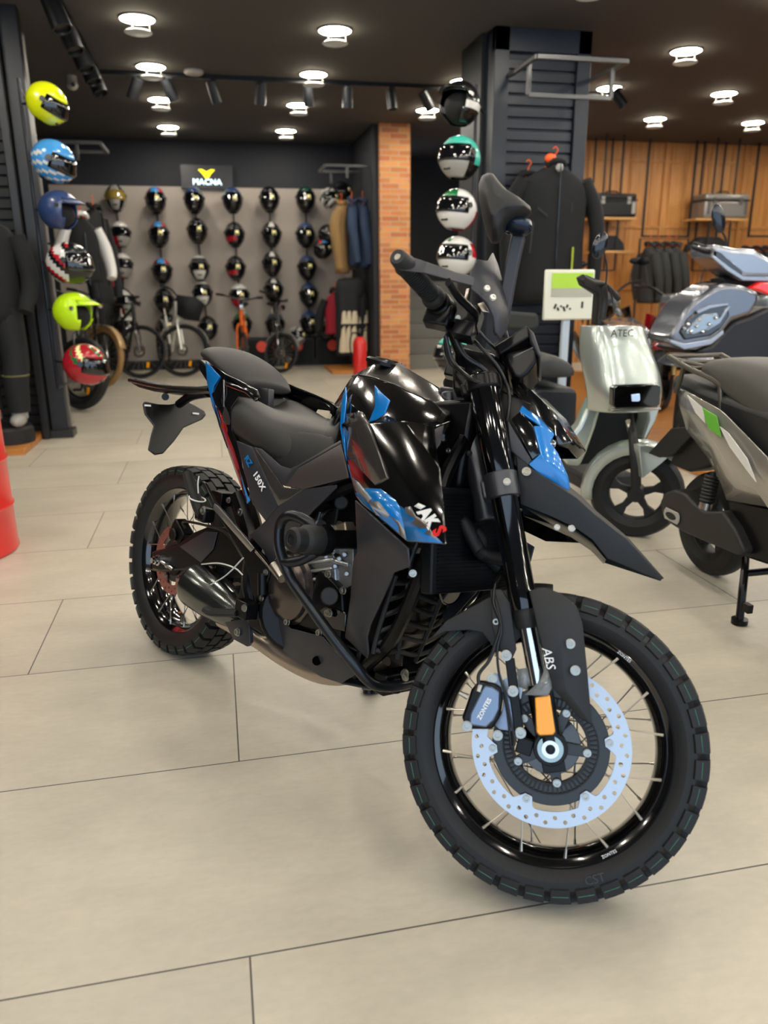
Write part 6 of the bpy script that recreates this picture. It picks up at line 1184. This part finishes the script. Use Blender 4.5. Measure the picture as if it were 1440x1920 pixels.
vwheel(t, (MX, .95, .21), .212, .05, -PI/2); MB().tube([(MX-.3, 1.2, 1.0), (MX-.1, 1.15, .98), (MX+.1, 1.15, .98), (MX+.3, 1.2, 1.0)], .014).build('handlebar', MATTE, t)
MB().cyl((MX, 1.14, .98), (MX, .95, .3), .03).build('steering_column', MATTE, t)
# ================================================================ dark grey scooter on the platform
GS = mat('dark_grey_silver_paint', '6c707a', .25, .65, .8); GS2 = mat('light_grey_silver_paint', '9a9faa', .25, .65, .8); LENS = mat('clear_lens', '8d969c', .08, .6, 1)
t = thing('scooter', 'dark grey sporty scooter with large headlights on the right wooden platform', 'scooter', (0, 0, 0))
Y0 = 4.35
def gp(name, m, pts, y, d, **k): return slabp(name, m, pts, y, d, t, **k)
gp('front_fairing', GS, [(1342, 537), (1365, 531), (1395, 535), (1425, 547), (1424, 566), (1408, 591), (1374, 602), (1357, 624), (1333, 642), (1284, 652), (1257, 639), (1266, 618), (1290, 577), (1306, 560)], Y0, .30, bevel=.04, segs=4)
gp('headlight', GLOSS, [(1307, 583), (1330, 574), (1365, 570), (1369, 592), (1354, 615), (1333, 630), (1284, 638), (1274, 622), (1288, 600)], Y0-.012, .05, bevel=.012)
gp('headlight_reflector', LENS, [(1300, 604), (1318, 590), (1345, 586), (1352, 600), (1330, 618), (1300, 628), (1284, 626)], Y0-.02, .02, bevel=.008)
for i, (u, v) in enumerate(((1284, 616), (1296, 622), (1306, 612), (1318, 622), (1330, 608), (1342, 596), (1290, 608), (1312, 600))): MB().ell(WY(u, v, Y0-.025), (.011, .011, .011)).build('lens_facet', CHROME, t)
gp('light_strip', GS2, [(1307, 583), (1330, 573), (1366, 568), (1366, 572), (1332, 578), (1309, 588)], Y0-.02, .02, bevel=.002); gp('light_strip', GS2, [(1366, 574), (1370, 574), (1350, 606), (1326, 620), (1324, 616), (1346, 602)], Y0-.02, .02, bevel=.002)
gp('lower_lip', GS2, [(1257, 636), (1284, 644), (1333, 636), (1357, 618), (1358, 626), (1334, 646), (1284, 656), (1256, 642)], Y0-.03, .08, bevel=.006)
gp('upper_cowl', GS2, [(1341, 456), (1376, 465), (1415, 467), (1440, 481), (1480, 500), (1480, 522), (1393, 520), (1367, 502), (1338, 478)], Y0+.12, .28, bevel=.03, segs=4)
gp('cowl_light', GLOSS, [(1344, 470), (1350, 472), (1392, 508), (1392, 516), (1362, 500), (1342, 482)], Y0+.10, .03, bevel=.004); gp('cowl_edge', GS2, [(1335, 482), (1338, 478), (1367, 500), (1394, 518), (1480, 520), (1480, 528), (1393, 526), (1364, 508)], Y0+.08, .05, bevel=.004)
gp('neck', MATTE, [(1355, 520), (1425, 524), (1420, 545), (1360, 540)], Y0+.25, .15, bevel=.02); gp('brake_light', mat('red_lamp', 'e01818', .2, 0, 1, emit=.3), [(1409, 540), (1427, 529), (1470, 530), (1470, 552), (1440, 552), (1428, 546)], Y0+.06, .06, bevel=.01)
gp('inner_body', DSEAT, [(1374, 602), (1408, 591), (1440, 575), (1480, 580), (1480, 700), (1360, 680), (1300, 660), (1334, 645)], Y0+.12, .5, bevel=.03)
b = MB(); b.tube([WY(1362, 462, Y0+.2), WY(1360, 445, Y0+.2), WY(1352, 432, Y0+.2)], .007); ms = b.build('mirror_stem', CABLE, t); MB().ell(WY(1347, 410, Y0+.2), (.045, .02, .09), Matrix.Rotation(-.35, 3, 'Y')).build('mirror', mat('mirror_back', ''), ms)
b = MB(); b.tube([WY(1296, 462, Y0+.1), WY(1320, 470, Y0+.15), WY(1345, 474, Y0+.2)], [.012, .018, .016]); b.tube([WY(1300, 455, Y0+.05), WY(1325, 462, Y0+.1)], .007); b.build('handlebar', MATTE, t)
vwheel(t, (WY(1315, 700, Y0).x, Y0+.12, .04+.26), .26, .06, -PI/2-.5); gp('front_fender', GS, [(1275, 690), (1300, 668), (1340, 668), (1360, 700), (1340, 690), (1300, 690)], Y0-.1, .3, bevel=.02)
b = MB(); b.rings([[V3((x_+(y_-5)*.35, y_, z_)) for x_, z_ in ((2.72, z0), (3.06, z0), (3.06, z1), (2.72, z1))] for y_, z0, z1 in ((4.75, .3, .4), (5.1, .3, .42), (5.3, .35, .8), (5.9, .45, .86), (6.1, .6, .84))]); b.build('rear_body', GS, t, bevel=.04); vwheel(t, (3.1, 5.75, .30), .26, .06, -PI/2-.3)
# ================================================================ motorcycles in the back row
def back_bike(label, x, y, az, body, z=0.04, sc=1.0, steer=.4, bars=True, fair=True):
    t = thing('motorcycle', label, 'motorcycle', W=WM((x, y, z), az, 0, .06, (sc, sc, sc))); bm_ = mat('bike_'+body, body, .25, .1, .8)
    for cx in (0, 1.32):
        w = MB().lathe((cx, 0, .3), (0, 1, 0), [(.225, -.035), (.25, -.05), (.28, -.045), (.30, 0), (.28, .045), (.25, .05), (.225, .035)], 48, loop=True).build('tyre', RUBBER, t)
        b = MB().lathe((cx, 0, .3), (0, 1, 0), [(.232, -.036), (.215, -.03), (.21, 0), (.215, .03), (.232, .036)], 40, loop=True); b.lathe((cx, 0, .3), (0, 1, 0), [(0, -.06), (.04, -.06), (.04, .06), (0, .06)], 18)
        for i in range(8): a = 2*PI*i/8; b.bar((cx+.03*math.cos(a), 0, .3+.03*math.sin(a)), (cx+.215*math.cos(a), 0, .3+.215*math.sin(a)), .02, .012, (0, 1, 0))
        b.build('rim', BLKMET, w); MB().lathe((cx, -.06, .3), (0, 1, 0), [(.12, 0), (.09, 0), (.09, .004), (.12, .004)], 30, loop=True).build('brake_disc', STEEL, w)
    b = MB()
    for s in (1, -1): b.cyl((1.32, s*.09, .3), (1.06, s*.09, .92), .022)
    b.build('fork', GOLD, t)
    b = MB(); b.rings([[V3((x_, w*c, z_+h*s)) for c, s in ((-1, 0), (-.7, .8), (0, 1), (.7, .8), (1, 0), (.7, -1), (-.7, -1))] for x_, w, z_, h in ((.45, .08, .76, .05), (.6, .14, .8, .10), (.85, .17, .82, .13), (1.02, .10, .84, .08))]); b.build('fuel_tank', bm_, t, sub=1)
    b = MB(); b.rings([[V3((x_, w*c, z_+.05*s)) for c, s in ((-1, 0), (-.8, .9), (.8, .9), (1, 0), (.7, -1), (-.7, -1))] for x_, w, z_ in ((-.2, .07, .88), (.05, .11, .84), (.3, .12, .78), (.52, .09, .78))]); b.build('seat', VINYLD, t, sub=1)
    for s in (1, -1):
        b = MB(); b.poly([(1.12, s*.2, .84), (.8, s*.19, .80), (.72, s*.17, .62), (.95, s*.22, .5), (1.1, s*.24, .58)], [(0, 1, 2, 3, 4)]); b.build('side_fairing', bm_, t, solid=.01, bevel=.003)
        b = MB(); b.poly([(.4, s*.13, .74), (-.1, s*.12, .86), (-.25, s*.08, .9), (.0, s*.12, .74), (.3, s*.14, .62)], [(0, 1, 2, 3, 4)]); b.build('tail_panel', bm_, t, solid=.008, bevel=.003)
    b = MB(); b.box((.68, 0, .45), (.34, .26, .3)); b.cyl((.66, -.17, .4), (.66, .17, .4), .1, seg=24); b.build('engine', BLKMET, t, bevel=.02)
    MB().tube([(.8, -.1, .4), (.7, -.14, .22), (.3, -.16, .26), (.0, -.17, .42), (-.15, -.17, .48)], [.025, .03, .05, .055, .05]).build('exhaust', STEEL, t)
    b = MB(); b.bar((0, -.1, .3), (.5, -.1, .4), .03, .05); b.bar((0, .1, .3), (.5, .1, .4), .03, .05); b.build('swingarm', BLKMET, t)
    MB().tube([(.92, -.36, 1.08), (1.0, -.2, 1.06), (1.04, -.06, .98), (1.04, .06, .98), (1.0, .2, 1.06), (.92, .36, 1.08)], .013).build('handlebar', BLKMET, t)
    MB().rings([[V3((x_, w*c, z_)) for c, z_ in ((-1, z0), (1, z0), (.8, z1), (-.8, z1))] for x_, w, z0, z1 in ((1.08, .09, .84, 1.0), (1.18, .08, .86, .98))]).build('headlight', LENS, t, bevel=.015)
    b = MB(); b.poly([(1.1, -.06, .95), (1.1, .06, .95), (1.5, .03, .78), (1.55, 0, .75), (1.5, -.03, .78)], [(0, 1, 2, 3, 4)]); b.build('beak', bm_, t, solid=.01)
    for s in (1, -1): m1 = MB().tube([(.98, s*.22, 1.07), (.96, s*.26, 1.25)], .006, n=2).build('mirror_stem', CABLE, t); MB().ell((.96, s*.28, 1.29), (.015, .06, .035)).build('mirror', BLKMET, m1)
    b = MB(); b.rings([[V3((1.32+.32*math.cos(a), yy, .3+.32*math.sin(a))) for yy in (-.06, 0, .06)] for a in [math.radians(50+12*i) for i in range(8)]], close=False, cap=False); b.build('front_mudguard', bm_, t, solid=.004)
    return t
q = WY(1190, 700, 5.6); back_bike('red and black motorcycle in the back row between the silver and grey scooters', 4.75, 7.15, -PI+.82, 'a01420', steer=.3)
back_bike('black motorcycle in the back row behind the silver scooter mirror', 4.45, 8.8, -PI/2-.27, '14161c')
back_bike('dark red motorcycle in the back row behind the grey scooter', 6.3, 7.4, -PI/2-.7, '7c1420')
back_bike('black motorcycle at the right edge behind the grey scooter', 5.0, 6.2, -PI+.78, '1c1c20')
